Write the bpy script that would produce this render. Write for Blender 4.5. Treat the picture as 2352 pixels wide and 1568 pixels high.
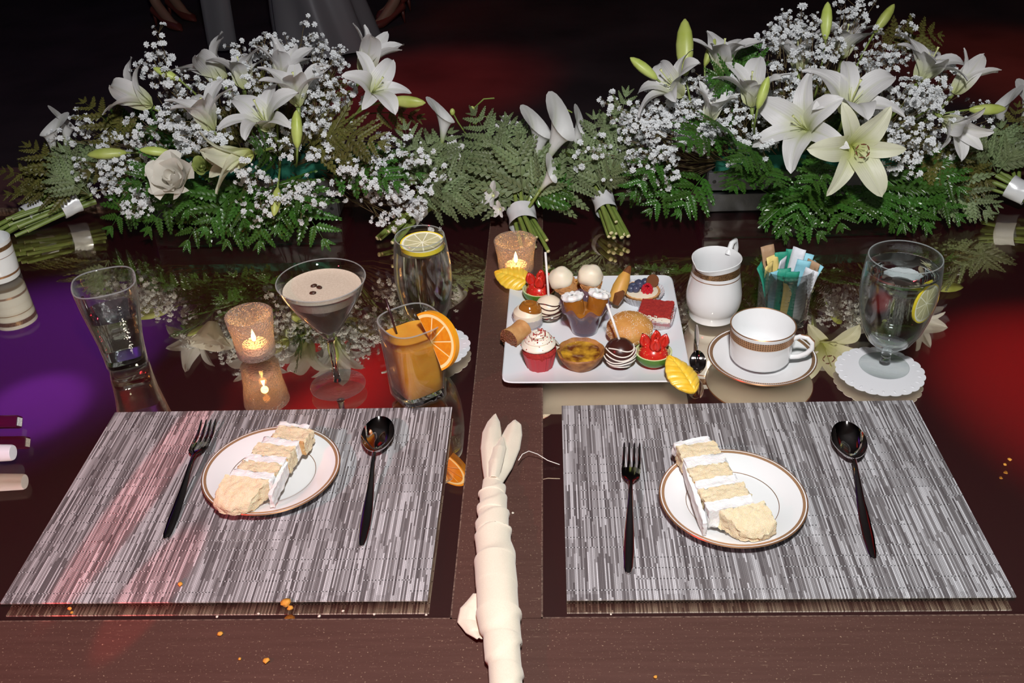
import bpy, bmesh, math, random
from mathutils import Vector, Matrix, noise
PI = math.pi
C = bpy.context.scene.collection
sc = bpy.context.scene
for o in list(bpy.data.objects):
    bpy.data.objects.remove(o)

# ------------------------------------------------------------------ camera
cam_d = bpy.data.cameras.new('camera')
cam_d.sensor_width = 36.0
cam_d.lens = 34.764
cam_d.clip_start = 0.02
cam = bpy.data.objects.new('camera', cam_d); C.objects.link(cam)
_r = Vector((0.99761, 0.02622, -0.03890)); _u = Vector((0.01836, 0.54342, 0.83926)); _w = Vector((-0.04315, 0.83946, -0.54170))
_r.normalize(); _w.normalize(); _u = _r.cross(_w)
cam.matrix_world = Matrix(((_r.x, _u.x, -_w.x, 0), (_r.y, _u.y, -_w.y, 0), (_r.z, _u.z, -_w.z, 0.82845), (0, 0, 0, 1)))
sc.camera = cam

# ------------------------------------------------------------------ world, exposure, lights
w = bpy.data.worlds.new('night'); sc.world = w; w.use_nodes = True
w.node_tree.nodes['Background'].inputs[0].default_value = (0.30, 0.25, 0.28, 1)
w.node_tree.nodes['Background'].inputs[1].default_value = 0.004
sc.view_settings.view_transform = 'Standard'
sc.view_settings.look = 'None'
sc.view_settings.gamma = 1.0
sc.view_settings.exposure = 0.0
sc.cycles.max_bounces = 14
sc.cycles.transparent_max_bounces = 40
sc.cycles.transmission_bounces = 12
sc.cycles.glossy_bounces = 8
sc.cycles.blur_glossy = 1.5
sc.cycles.sample_clamp_indirect = 20.0

def aim(o, target):
    d = Vector(target) - o.location
    o.rotation_euler = d.to_track_quat('-Z', 'Y').to_euler()

def area_light(name, loc, target, size, power, col):
    l = bpy.data.lights.new(name, 'AREA'); l.shape = 'DISK'; l.size = size; l.energy = power; l.color = col
    o = bpy.data.objects.new(name, l); C.objects.link(o); o.location = loc; aim(o, target); return o

def spot_light(name, loc, target, deg, power, col, blend=0.4, size=0.05):
    l = bpy.data.lights.new(name, 'SPOT'); l.spot_size = math.radians(deg); l.spot_blend = blend
    l.energy = power; l.color = col; l.shadow_soft_size = size
    o = bpy.data.objects.new(name, l); C.objects.link(o); o.location = loc; aim(o, target); return o

# the photographer's flash, held a little above the camera
area_light('camera_flash', (0.06, 0.10, 1.36), (0.05, 1.40, 0.0), 0.13, 34.0, (1.0, 0.985, 0.97))
# party lights: purple and red beams washing ceiling, floor and table
spot_light('purple_beam', (-2.6, 6.6, -0.6), (-3.25, 5.0, 2.4), 36, 200.0, (0.42, 0.06, 1.0), 0.9)
spot_light('purple_beam.002', (-3.0, 6.0, -0.6), (-2.95, 4.45, 2.4), 12, 260.0, (0.45, 0.06, 1.0), 0.7)
spot_light('purple_beam.001', (-1.6, 7.4, -0.6), (-2.55, 6.45, 2.4), 10, 520.0, (0.42, 0.06, 1.0), 0.7)
spot_light('red_beam', (-0.6, 6.2, -0.6), (-1.6, 4.6, 2.4), 29, 620.0, (1.0, 0.02, 0.02), 0.9)
spot_light('red_beam.001', (1.2, 6.2, -0.6), (3.15, 4.25, 2.4), 34, 420.0, (1.0, 0.02, 0.02), 0.9)
spot_light('red_beam.002', (-1.6, 3.0, 2.2), (-0.62, 4.75, -0.75), 22, 260.0, (1.0, 0.03, 0.02), 0.9)
spot_light('red_beam.003', (3.4, 3.0, 2.2), (2.3, 4.8, -0.75), 24, 170.0, (1.0, 0.08, 0.02), 0.9)
spot_light('red_beam.004', (-1.10, -2.6, 0.42), (-0.531, 0.945, 0.002), 0.75, 2400.0, (1.0, 0.02, 0.02), 0.5, 0.004)
spot_light('red_beam.005', (-0.95, -1.2, 0.62), (-0.462, 0.777, 0.0), 1.9, 300.0, (1.0, 0.02, 0.03), 0.4, 0.004)
spot_light('red_beam.006', (-2.0, -0.6, 1.7), (-0.75, 0.62, 0.0), 36, 120.0, (1.0, 0.03, 0.06), 1.0)

# ------------------------------------------------------------------ node helpers and materials
def nd(nt, kind, **kw):
    n = nt.nodes.new(kind)
    for k, v in kw.items():
        if k.startswith('i_'):
            key = k[2:]
            key = int(key) if key.isdigit() else key.replace('_', ' ')
            if hasattr(v, 'node'): nt.links.new(v, n.inputs[key])
            else: n.inputs[key].default_value = v
        else: setattr(n, k, v)
    return n
def mth(nt, op, a, b=0.0, c=0.0):
    n = nt.nodes.new('ShaderNodeMath'); n.operation = op
    for i, v in enumerate((a, b, c)):
        if hasattr(v, 'node'): nt.links.new(v, n.inputs[i])
        else: n.inputs[i].default_value = v
    return n.outputs[0]
def mixc(nt, f, a, b):
    n = nt.nodes.new('ShaderNodeMix'); n.data_type = 'RGBA'
    for key, v in ((0, f), (6, a), (7, b)):
        if hasattr(v, 'node'): nt.links.new(v, n.inputs[key])
        else: n.inputs[key].default_value = v
    return n.outputs[2]
def c4(c): return (c[0], c[1], c[2], 1.0)
def newmat(name):
    m = bpy.data.materials.new(name); m.use_nodes = True
    nt = m.node_tree; nt.nodes.clear()
    out = nt.nodes.new('ShaderNodeOutputMaterial')
    return m, nt, out

def M(name, col, rough=0.5, metal=0.0, spec=0.5, col2=None, nscale=60.0, ncon=1.0, bump=0.0, bscale=200.0, sss=0.0, ssr=0.004, rnd=0.0, coat=0.0, transl=0.0, sheen=0.0):
    """principled material; optional second colour mixed by noise, noise bump, per-object value shift, translucency"""
    m, nt, out = newmat(name)
    p = nd(nt, 'ShaderNodeBsdfPrincipled', i_Roughness=rough, i_Metallic=metal)
    p.inputs['Specular IOR Level'].default_value = spec
    p.inputs['Coat Weight'].default_value = coat
    p.inputs['Coat Roughness'].default_value = 0.08
    p.inputs['Sheen Weight'].default_value = sheen
    tc = nd(nt, 'ShaderNodeTexCoord')
    c = c4(col)
    if col2 is not None:
        n = nd(nt, 'ShaderNodeTexNoise', i_Scale=nscale, i_Detail=4.0, i_Vector=tc.outputs['Object'])
        rr = nd(nt, 'ShaderNodeMapRange', i_Value=n.outputs['Fac'])
        rr.inputs['From Min'].default_value = 0.5 - 0.22 / ncon; rr.inputs['From Max'].default_value = 0.5 + 0.22 / ncon
        c = mixc(nt, rr.outputs[0], c, c4(col2))
    if rnd > 0:
        oi = nd(nt, 'ShaderNodeObjectInfo')
        hv = nd(nt, 'ShaderNodeHueSaturation')
        nt.links.new(mth(nt, 'MULTIPLY_ADD', oi.outputs['Random'], 2 * rnd, 1 - rnd), hv.inputs['Value'])
        nt.links.new(mth(nt, 'MULTIPLY_ADD', oi.outputs['Random'], 0.04 * rnd * 2, 0.5 - 0.04 * rnd), hv.inputs['Hue'])
        if hasattr(c, 'node'): nt.links.new(c, hv.inputs['Color'])
        else: hv.inputs['Color'].default_value = c
        c = hv.outputs[0]
    if hasattr(c, 'node'): nt.links.new(c, p.inputs['Base Color'])
    else: p.inputs['Base Color'].default_value = c
    if sss > 0:
        p.inputs['Subsurface Weight'].default_value = sss
        p.inputs['Subsurface Scale'].default_value = ssr
    if bump > 0:
        n2 = nd(nt, 'ShaderNodeTexNoise', i_Scale=bscale, i_Detail=3.0, i_Vector=tc.outputs['Object'])
        b = nd(nt, 'ShaderNodeBump', i_Strength=bump, i_Distance=0.002, i_Height=n2.outputs['Fac'])
        nt.links.new(b.outputs[0], p.inputs['Normal'])
    sh = p.outputs[0]
    if transl > 0:
        t = nd(nt, 'ShaderNodeBsdfTranslucent')
        if hasattr(c, 'node'): nt.links.new(c, t.inputs[0])
        else: t.inputs[0].default_value = c
        mx = nd(nt, 'ShaderNodeMixShader', i_Fac=transl, i_1=sh, i_2=t.outputs[0]); sh = mx.outputs[0]
    nt.links.new(sh, out.inputs[0])
    return m

def thin_glass(name, tint=(0.97, 0.985, 0.98), edge=(0.62, 0.68, 0.67), ior=1.5, rough=0.0, bump=0.0, bscale=200.0, frost=0.0, fcol=(0.9, 0.85, 0.86), voro=False, boost=1.0, edge_light=0.0):
    """clear blown glass: light passes straight, Fresnel reflection, longer path through the wall at the edge"""
    m, nt, out = newmat(name)
    lw = nd(nt, 'ShaderNodeLayerWeight', i_Blend=0.35)
    tr = nd(nt, 'ShaderNodeBsdfTransparent')
    nt.links.new(mixc(nt, mth(nt, 'POWER', lw.outputs['Facing'], 2.5), c4(tint), c4(edge)), tr.inputs[0])
    gl = nd(nt, 'ShaderNodeBsdfGlossy', i_Roughness=rough)
    f0 = ((ior - 1) / (ior + 1)) ** 2
    lf = nd(nt, 'ShaderNodeLayerWeight', i_Blend=0.5)
    frv = mth(nt, 'MULTIPLY_ADD', mth(nt, 'POWER', lf.outputs['Facing'], 5.0), 1 - f0, f0)
    if bump > 0:
        tc = nd(nt, 'ShaderNodeTexCoord')
        if voro:
            n2 = nd(nt, 'ShaderNodeTexVoronoi', i_Scale=bscale, i_Vector=tc.outputs['Object']); h = n2.outputs['Distance']
        else:
            n2 = nd(nt, 'ShaderNodeTexNoise', i_Scale=bscale, i_Detail=2.0, i_Vector=tc.outputs['Object']); h = n2.outputs['Fac']
        b = nd(nt, 'ShaderNodeBump', i_Strength=bump, i_Distance=0.003, i_Height=h)
        nt.links.new(b.outputs[0], gl.inputs['Normal']); nt.links.new(b.outputs[0], lf.inputs['Normal'])
    mx = nd(nt, 'ShaderNodeMixShader', i_Fac=mth(nt, 'MINIMUM', mth(nt, 'MULTIPLY', frv, boost), 1.0), i_1=tr.outputs[0], i_2=gl.outputs[0])
    sh = mx.outputs[0]
    if edge_light > 0:   # pale diffuse painted at glancing edges in place of refracted light
        hd_ = nd(nt, 'ShaderNodeBsdfDiffuse', i_Color=(0.75, 0.80, 0.80, 1)); hm = nd(nt, 'ShaderNodeMixShader', i_Fac=mth(nt, 'MULTIPLY', mth(nt, 'POWER', lf.outputs['Facing'], 5.0), edge_light), i_1=sh, i_2=hd_.outputs[0]); sh = hm.outputs[0]
    if frost > 0:
        df = nd(nt, 'ShaderNodeBsdfDiffuse', i_Color=c4(fcol)); tl = nd(nt, 'ShaderNodeBsdfTranslucent', i_Color=c4(fcol))
        dm = nd(nt, 'ShaderNodeMixShader', i_Fac=0.5, i_1=df.outputs[0], i_2=tl.outputs[0])
        if bump > 0: nt.links.new(b.outputs[0], df.inputs['Normal'])
        mx2 = nd(nt, 'ShaderNodeMixShader', i_Fac=frost, i_1=sh, i_2=dm.outputs[0]); sh = mx2.outputs[0]
    nt.links.new(sh, out.inputs[0])
    return m

def solid_glass(name, col=(1, 1, 1), ior=1.45, rough=0.0):
    m, nt, out = newmat(name)
    g = nd(nt, 'ShaderNodeBsdfGlass', i_Color=c4(col), i_IOR=ior, i_Roughness=rough)
    nt.links.new(g.outputs[0], out.inputs[0]); return m

def emit(name, col, strength):
    m, nt, out = newmat(name)
    e = nd(nt, 'ShaderNodeEmission', i_Color=c4(col), i_Strength=strength)
    nt.links.new(e.outputs[0], out.inputs[0]); return m

def mirror_mat():
    m, nt, out = newmat('smoked_bronze_mirror')
    g = nd(nt, 'ShaderNodeBsdfGlossy', i_Color=(0.88, 0.80, 0.66, 1), i_Roughness=0.012)
    d = nd(nt, 'ShaderNodeBsdfDiffuse', i_Color=(0.020, 0.0016, 0.0034, 1))
    a = nd(nt, 'ShaderNodeAddShader'); nt.links.new(g.outputs[0], a.inputs[0]); nt.links.new(d.outputs[0], a.inputs[1])
    nt.links.new(a.outputs[0], out.inputs[0]); return m

def wood_mat():
    m, nt, out = newmat('brown_stained_wood')
    tc = nd(nt, 'ShaderNodeTexCoord')
    mp = nd(nt, 'ShaderNodeMapping', i_Vector=tc.outputs['Object']); mp.inputs['Scale'].default_value = (9, 160, 9)
    n = nd(nt, 'ShaderNodeTexNoise', i_Scale=1.0, i_Detail=5.0, i_Vector=mp.outputs[0])
    sp = nd(nt, 'ShaderNodeTexNoise', i_Scale=420.0, i_Detail=1.0, i_Vector=tc.outputs['Object'])
    spk = nd(nt, 'ShaderNodeMapRange', i_Value=sp.outputs['Fac']); spk.inputs['From Min'].default_value = 0.66; spk.inputs['From Max'].default_value = 0.78
    mp2 = nd(nt, 'ShaderNodeMapping', i_Vector=tc.outputs['Object']); mp2.inputs['Scale'].default_value = (60, 900, 60)
    ds = nd(nt, 'ShaderNodeTexNoise', i_Scale=1.0, i_Detail=2.0, i_Vector=mp2.outputs[0])
    dsk = nd(nt, 'ShaderNodeMapRange', i_Value=ds.outputs['Fac']); dsk.inputs['From Min'].default_value = 0.68; dsk.inputs['From Max'].default_value = 0.8
    c = mixc(nt, n.outputs['Fac'], (0.064, 0.029, 0.023, 1), (0.105, 0.051, 0.041, 1))
    c = mixc(nt, mth(nt, 'MULTIPLY', mth(nt, 'MAXIMUM', spk.outputs[0], dsk.outputs[0]), 0.55), c, (0.42, 0.29, 0.20, 1))
    p = nd(nt, 'ShaderNodeBsdfPrincipled', i_Base_Color=c, i_Roughness=0.42)
    b = nd(nt, 'ShaderNodeBump', i_Strength=0.18, i_Distance=0.001, i_Height=n.outputs['Fac']); nt.links.new(b.outputs[0], p.inputs['Normal'])
    nt.links.new(p.outputs[0], out.inputs[0]); return m

def mat_weave():
    """woven vinyl placemat: thin warp strands of greys, each broken into random lengths, with cross stitching"""
    m, nt, out = newmat('woven_grey_vinyl')
    tc = nd(nt, 'ShaderNodeTexCoord'); s = nd(nt, 'ShaderNodeSeparateXYZ', i_Vector=tc.outputs['Object'])
    x, y = s.outputs[0], s.outputs[1]
    pitch = 0.0019
    u = mth(nt, 'DIVIDE', x, pitch); col = mth(nt, 'FLOOR', u); fu = mth(nt, 'FRACT', u)
    wn = nd(nt, 'ShaderNodeTexWhiteNoise', noise_dimensions='1D', i_W=col)
    seg = mth(nt, 'FLOOR', mth(nt, 'ADD', mth(nt, 'DIVIDE', y, 0.062), mth(nt, 'MULTIPLY', wn.outputs[0], 17.0)))
    cb = nd(nt, 'ShaderNodeCombineXYZ', i_X=col, i_Y=seg)
    wn2 = nd(nt, 'ShaderNodeTexWhiteNoise', noise_dimensions='2D', i_Vector=cb.outputs[0])
    col4 = mth(nt, 'FLOOR', mth(nt, 'DIVIDE', x, pitch * 6))
    sg4 = mth(nt, 'FLOOR', mth(nt, 'DIVIDE', y, 0.085))
    cb4 = nd(nt, 'ShaderNodeCombineXYZ', i_X=col4, i_Y=sg4)
    wn4 = nd(nt, 'ShaderNodeTexWhiteNoise', noise_dimensions='2D', i_Vector=cb4.outputs[0])
    v = mth(nt, 'ADD', mth(nt, 'MULTIPLY', wn2.outputs[0], 0.68), mth(nt, 'MULTIPLY_ADD', wn4.outputs[0], 0.15, 0.08))
    ramp = nd(nt, 'ShaderNodeValToRGB', i_Fac=v)
    e = ramp.color_ramp.elements; e[0].position = 0.05; e[0].color = (0.075, 0.062, 0.066, 1); e[1].position = 0.9; e[1].color = (0.80, 0.80, 0.84, 1)
    k = e.new(0.42); k.color = (0.245, 0.230, 0.238, 1)
    # fine over-under beads along each strand
    bead = mth(nt, 'MULTIPLY_ADD', mth(nt, 'SINE', mth(nt, 'ADD', mth(nt, 'MULTIPLY', y, 2 * PI / 0.0026), mth(nt, 'MULTIPLY', col, PI))), 0.5, 0.5)
    prof = mth(nt, 'SINE', mth(nt, 'MULTIPLY', fu, PI))
    hgt = mth(nt, 'MULTIPLY', prof, mth(nt, 'MULTIPLY_ADD', bead, 0.45, 0.55))
    # rows of cross stitches that come and go
    row = mth(nt, 'FLOOR', mth(nt, 'DIVIDE', y, 0.0165)); fy = mth(nt, 'FRACT', mth(nt, 'DIVIDE', y, 0.0165))
    blk = mth(nt, 'FLOOR', mth(nt, 'DIVIDE', x, 0.055)); cb5 = nd(nt, 'ShaderNodeCombineXYZ', i_X=blk, i_Y=row)
    wn5 = nd(nt, 'ShaderNodeTexWhiteNoise', noise_dimensions='2D', i_Vector=cb5.outputs[0])
    st = mth(nt, 'MULTIPLY', mth(nt, 'LESS_THAN', fy, 0.10), mth(nt, 'GREATER_THAN', wn5.outputs[0], 0.45))
    alt = mth(nt, 'FRACT', mth(nt, 'MULTIPLY', col, 0.5))
    c = mixc(nt, mth(nt, 'MULTIPLY', mth(nt, 'SUBTRACT', 1.0, hgt), 0.52), ramp.outputs[0], (0.025, 0.02, 0.022, 1))
    stc = mixc(nt, mth(nt, 'GREATER_THAN', alt, 0.25), (0.02, 0.018, 0.02, 1), (0.5, 0.5, 0.52, 1))
    c = mixc(nt, mth(nt, 'MULTIPLY', st, 0.8), c, stc)
    p = nd(nt, 'ShaderNodeBsdfPrincipled', i_Base_Color=c, i_Roughness=0.36)
    b = nd(nt, 'ShaderNodeBump', i_Strength=0.55, i_Distance=0.0008, i_Height=hgt); nt.links.new(b.outputs[0], p.inputs['Normal'])
    nt.links.new(p.outputs[0], out.inputs[0]); return m

def petal_mat(name, base, tip, rib):
    """white petal, greener towards its foot and along the mid rib (attributes t along, s across)"""
    m, nt, out = newmat(name)
    at = nd(nt, 'ShaderNodeAttribute', attribute_name='t'); as_ = nd(nt, 'ShaderNodeAttribute', attribute_name='s')
    r = nd(nt, 'ShaderNodeMapRange', i_Value=at.outputs['Fac']); r.inputs['From Min'].default_value = 0.02; r.inputs['From Max'].default_value = 0.5
    c = mixc(nt, r.outputs[0], c4(base), c4(tip))
    rb = nd(nt, 'ShaderNodeMapRange', i_Value=mth(nt, 'ABSOLUTE', as_.outputs['Fac'])); rb.inputs['From Min'].default_value = 0.16; rb.inputs['From Max'].default_value = 0.0
    c = mixc(nt, mth(nt, 'MULTIPLY', rb.outputs[0], mth(nt, 'MULTIPLY', mth(nt, 'SUBTRACT', 1.0, at.outputs['Fac']), 0.75)), c, c4(rib))
    vein = mth(nt, 'SINE', mth(nt, 'MULTIPLY', as_.outputs['Fac'], 38.0))
    p = nd(nt, 'ShaderNodeBsdfPrincipled', i_Base_Color=c, i_Roughness=0.48)
    b = nd(nt, 'ShaderNodeBump', i_Strength=0.12, i_Distance=0.0007, i_Height=vein); nt.links.new(b.outputs[0], p.inputs['Normal'])
    t = nd(nt, 'ShaderNodeBsdfTranslucent', i_Color=c)
    mx = nd(nt, 'ShaderNodeMixShader', i_Fac=0.28, i_1=p.outputs[0], i_2=t.outputs[0])
    nt.links.new(mx.outputs[0], out.inputs[0]); return m

def band_mat(name, n_around, z0, z1, gold=(0.62, 0.36, 0.20), dark=(0.12, 0.06, 0.035)):
    """gold band with a small repeated dark key pattern running round it"""
    m, nt, out = newmat(name)
    tc = nd(nt, 'ShaderNodeTexCoord'); s = nd(nt, 'ShaderNodeSeparateXYZ', i_Vector=tc.outputs['Object'])
    a = mth(nt, 'MULTIPLY', mth(nt, 'ARCTAN2', s.outputs[1], s.outputs[0]), n_around / (2 * PI))
    rr = mth(nt, 'SQRT', mth(nt, 'ADD', mth(nt, 'MULTIPLY', s.outputs[0], s.outputs[0]), mth(nt, 'MULTIPLY', s.outputs[1], s.outputs[1])))
    q = mth(nt, 'DIVIDE', mth(nt, 'SUBTRACT', mth(nt, 'ADD', s.outputs[2], rr) if z0 > 1 else s.outputs[2], z0 if z0 < 1 else 0), (z1 - z0) if z0 < 1 else 1)
    fa = mth(nt, 'FRACT', a)
    chk = mth(nt, 'MULTIPLY', mth(nt, 'GREATER_THAN', fa, 0.45), mth(nt, 'GREATER_THAN', mth(nt, 'FRACT', mth(nt, 'MULTIPLY', q, 4.0)), 0.45))
    p = nd(nt, 'ShaderNodeBsdfPrincipled', i_Base_Color=mixc(nt, mth(nt, 'MULTIPLY', chk, 0.85), c4(gold), c4(dark)), i_Roughness=0.34, i_Metallic=0.55)
    nt.links.new(p.outputs[0], out.inputs[0]); return m

MT = {}
MT['wood'] = wood_mat(); MT['mirror'] = mirror_mat(); MT['weave'] = mat_weave()
MT['pane'] = thin_glass('table_glass', (0.985, 0.99, 0.985), (0.9, 0.92, 0.9), 1.25)
MT['groove'] = M('pale_worn_edge', (0.20, 0.13, 0.10), 0.5, col2=(0.06, 0.03, 0.025), nscale=260, ncon=1.6)
MT['steel'] = M('polished_steel', (0.62, 0.58, 0.57), 0.06, 1.0)
MT['china'] = M('white_bone_china', (0.80, 0.81, 0.82), 0.12, 0, 0.5, coat=0.4)
MT['gold'] = M('gold_line', (0.55, 0.30, 0.16), 0.28, 0.75)
MT['rimband'] = band_mat('gold_key_rim', 150, 0.0, 0.02)
MT['cupband'] = band_mat('gold_key_band', 84, 0.0, 0.0125)
MT['creamband'] = M('mottled_gold_band', (0.40, 0.23, 0.11), 0.3, 0.6, col2=(0.10, 0.05, 0.02), nscale=700, ncon=1.6)
MT['sponge'] = M('vanilla_sponge', (0.88, 0.77, 0.56), 0.95, 0, 0.1, col2=(0.80, 0.64, 0.40), nscale=160, ncon=0.7, bump=0.8, bscale=900, sss=0.15, ssr=0.004)
MT['crust'] = M('browned_cake_edge', (0.50, 0.25, 0.09), 0.9, 0, 0.1, col2=(0.66, 0.42, 0.2), nscale=200)
MT['icing'] = M('white_icing', (0.84, 0.84, 0.84), 0.55, 0, 0.4, bump=0.5, bscale=260, sss=0.15, ssr=0.004)
MT['linen'] = M('cream_napkin_cloth', (0.80, 0.73, 0.60), 0.9, 0, 0.15, col2=(0.74, 0.66, 0.53), nscale=900, bump=0.25, bscale=1500, sheen=0.3)
MT['glass'] = thin_glass('clear_glass', boost=1.6, edge_light=0.45)
MT['rim'] = thin_glass('rim_highlight', boost=2.0, edge_light=0.8, frost=0.30, fcol=(0.78, 0.82, 0.84))  # whitened ring material: the bright highlight of a glass lip is painted in
MT['glass_b'] = thin_glass('wavy_clear_glass', boost=2.4, edge_light=0.7, rough=0.06, bump=0.5, bscale=70.0)
MT['thick'] = solid_glass('thick_clear_glass', (0.97, 0.98, 0.98), 1.45)
MT['water'] = solid_glass('water', (0.96, 0.985, 0.98), 1.33)
MT['votive'] = thin_glass('textured_votive_glass', (0.95, 0.92, 0.92), (0.70, 0.62, 0.63), 1.5, 0.10, 1.0, 300.0, 0.13, (0.86, 0.76, 0.76), True, 2.2, 0.3)
MT['ribglass'] = thin_glass('smoky_ribbed_glass', (0.88, 0.89, 0.88), (0.26, 0.24, 0.24), 1.5, 0.03, boost=1.8, edge_light=0.25)
MT['juice'] = M('orange_juice', (0.74, 0.36, 0.050), 0.12, 0, 0.4, col2=(0.62, 0.25, 0.025), nscale=38, sss=0.35, ssr=0.02)
MT['foam'] = M('coffee_foam', (0.70, 0.61, 0.50), 0.85, 0, 0.2, col2=(0.56, 0.46, 0.35), nscale=420, ncon=0.8, bump=0.4, bscale=1500)
MT['coffee'] = M('espresso_cocktail', (0.13, 0.075, 0.045), 0.15)
MT['bean'] = M('coffee_bean', (0.045, 0.018, 0.010), 0.35)
MT['orange_peel'] = M('orange_peel', (0.90, 0.36, 0.012), 0.4, 0, 0.5, bump=0.3, bscale=700)
MT['orange_flesh'] = M('orange_flesh', (0.95, 0.42, 0.02), 0.25, 0, 0.5, col2=(0.85, 0.28, 0.01), nscale=150, transl=0.3)
MT['pith'] = M('citrus_pith', (0.92, 0.74, 0.36), 0.7)
MT['lemon_peel'] = M('lemon_peel', (0.88, 0.68, 0.04), 0.4)
MT['lemon_flesh'] = M('lemon_flesh', (0.82, 0.79, 0.55), 0.2, 0, 0.5, col2=(0.72, 0.68, 0.38), nscale=120, transl=0.35)
MT['lemon_pith'] = M('lemon_pith', (0.90, 0.88, 0.72), 0.7)
MT['seed'] = M('citrus_seed', (0.55, 0.33, 0.10), 0.5)
MT['straw'] = M('dark_straw', (0.030, 0.010, 0.012), 0.25)
MT['paper'] = M('white_paper_doily', (0.82, 0.83, 0.87), 0.9, 0, 0.1, transl=0.2, bump=0.1, bscale=900)
MT['ceramic'] = M('white_glazed_plate', (0.76, 0.79, 0.83), 0.16, 0, 0.5, coat=0.3)
MT['wax'] = M('candle_wax', (0.86, 0.80, 0.72), 0.5, sss=0.3, ssr=0.01)
MT['flame'] = emit('candle_flame', (1.0, 0.50, 0.12), 70.0)
MT['wick'] = M('burnt_wick', (0.02, 0.015, 0.012), 0.9)
MT['lily'] = petal_mat('white_lily_petal', (0.58, 0.62, 0.28), (0.80, 0.79, 0.80), (0.50, 0.54, 0.30))
MT['lily_y'] = petal_mat('cream_lily_petal', (0.52, 0.56, 0.14), (0.80, 0.80, 0.62), (0.58, 0.62, 0.28))
MT['calla'] = petal_mat('white_calla_spathe', (0.30, 0.40, 0.08), (0.80, 0.80, 0.80), (0.45, 0.55, 0.22))
MT['orchid'] = petal_mat('white_orchid_petal', (0.72, 0.76, 0.6), (0.80, 0.80, 0.80), (0.7, 0.74, 0.6))
MT['rose'] = M('white_rose_petal', (0.80, 0.77, 0.70), 0.6, 0, 0.3, transl=0.25)
MT['rose_g'] = M('pale_green_bloom', (0.30, 0.36, 0.10), 0.6, transl=0.25)
MT['bud'] = M('green_lily_bud', (0.36, 0.44, 0.07), 0.42, col2=(0.52, 0.58, 0.20), nscale=34, rnd=0.15)
MT['stem'] = M('green_stem', (0.135, 0.20, 0.035), 0.4, col2=(0.22, 0.28, 0.07), nscale=50)
MT['stemcut'] = M('cut_stem_end', (0.62, 0.58, 0.34), 0.8)
MT['twig'] = M('dry_brown_twig', (0.085, 0.045, 0.025), 0.7, col2=(0.12, 0.10, 0.03), nscale=40)
MT['pistil'] = M('pistil_green', (0.62, 0.66, 0.30), 0.4)
MT['anther'] = M('brown_anther', (0.16, 0.045, 0.018), 0.8)
MT['gyp'] = M('baby_breath_white', (0.80, 0.82, 0.84), 0.75, 0, 0.2, transl=0.25)
MT['fern0'] = M('glossy_green_fern', (0.030, 0.095, 0.012), 0.30, 0, 0.5, col2=(0.052, 0.135, 0.018), nscale=3.0, rnd=0.28, transl=0.15)
MT['fern1'] = M('grey_green_fern_underside', (0.130, 0.180, 0.075), 0.5, 0, 0.4, col2=(0.195, 0.240, 0.120), nscale=3.0, rnd=0.3, transl=0.15)
MT['fern2'] = M('olive_fern', (0.085, 0.095, 0.018), 0.45, 0, 0.4, col2=(0.13, 0.105, 0.03), nscale=3.0, rnd=0.25, transl=0.15)
MT['ribbon'] = M('white_satin_ribbon', (0.72, 0.73, 0.76), 0.24, 0.12, 0.7, bump=0.15, bscale=90)
MT['crate'] = M('black_painted_crate', (0.035, 0.034, 0.038), 0.36, 0, 0.5, col2=(0.06, 0.06, 0.065), nscale=40, bump=0.2, bscale=120)
MT['screw'] = M('dark_screw', (0.05, 0.05, 0.05), 0.35, 0.9)
MT['foamblock'] = M('teal_floral_foam', (0.012, 0.13, 0.085), 0.95, bump=0.4, bscale=500)
MT['black'] = M('black_gap', (0.01, 0.01, 0.01), 0.8)

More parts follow.
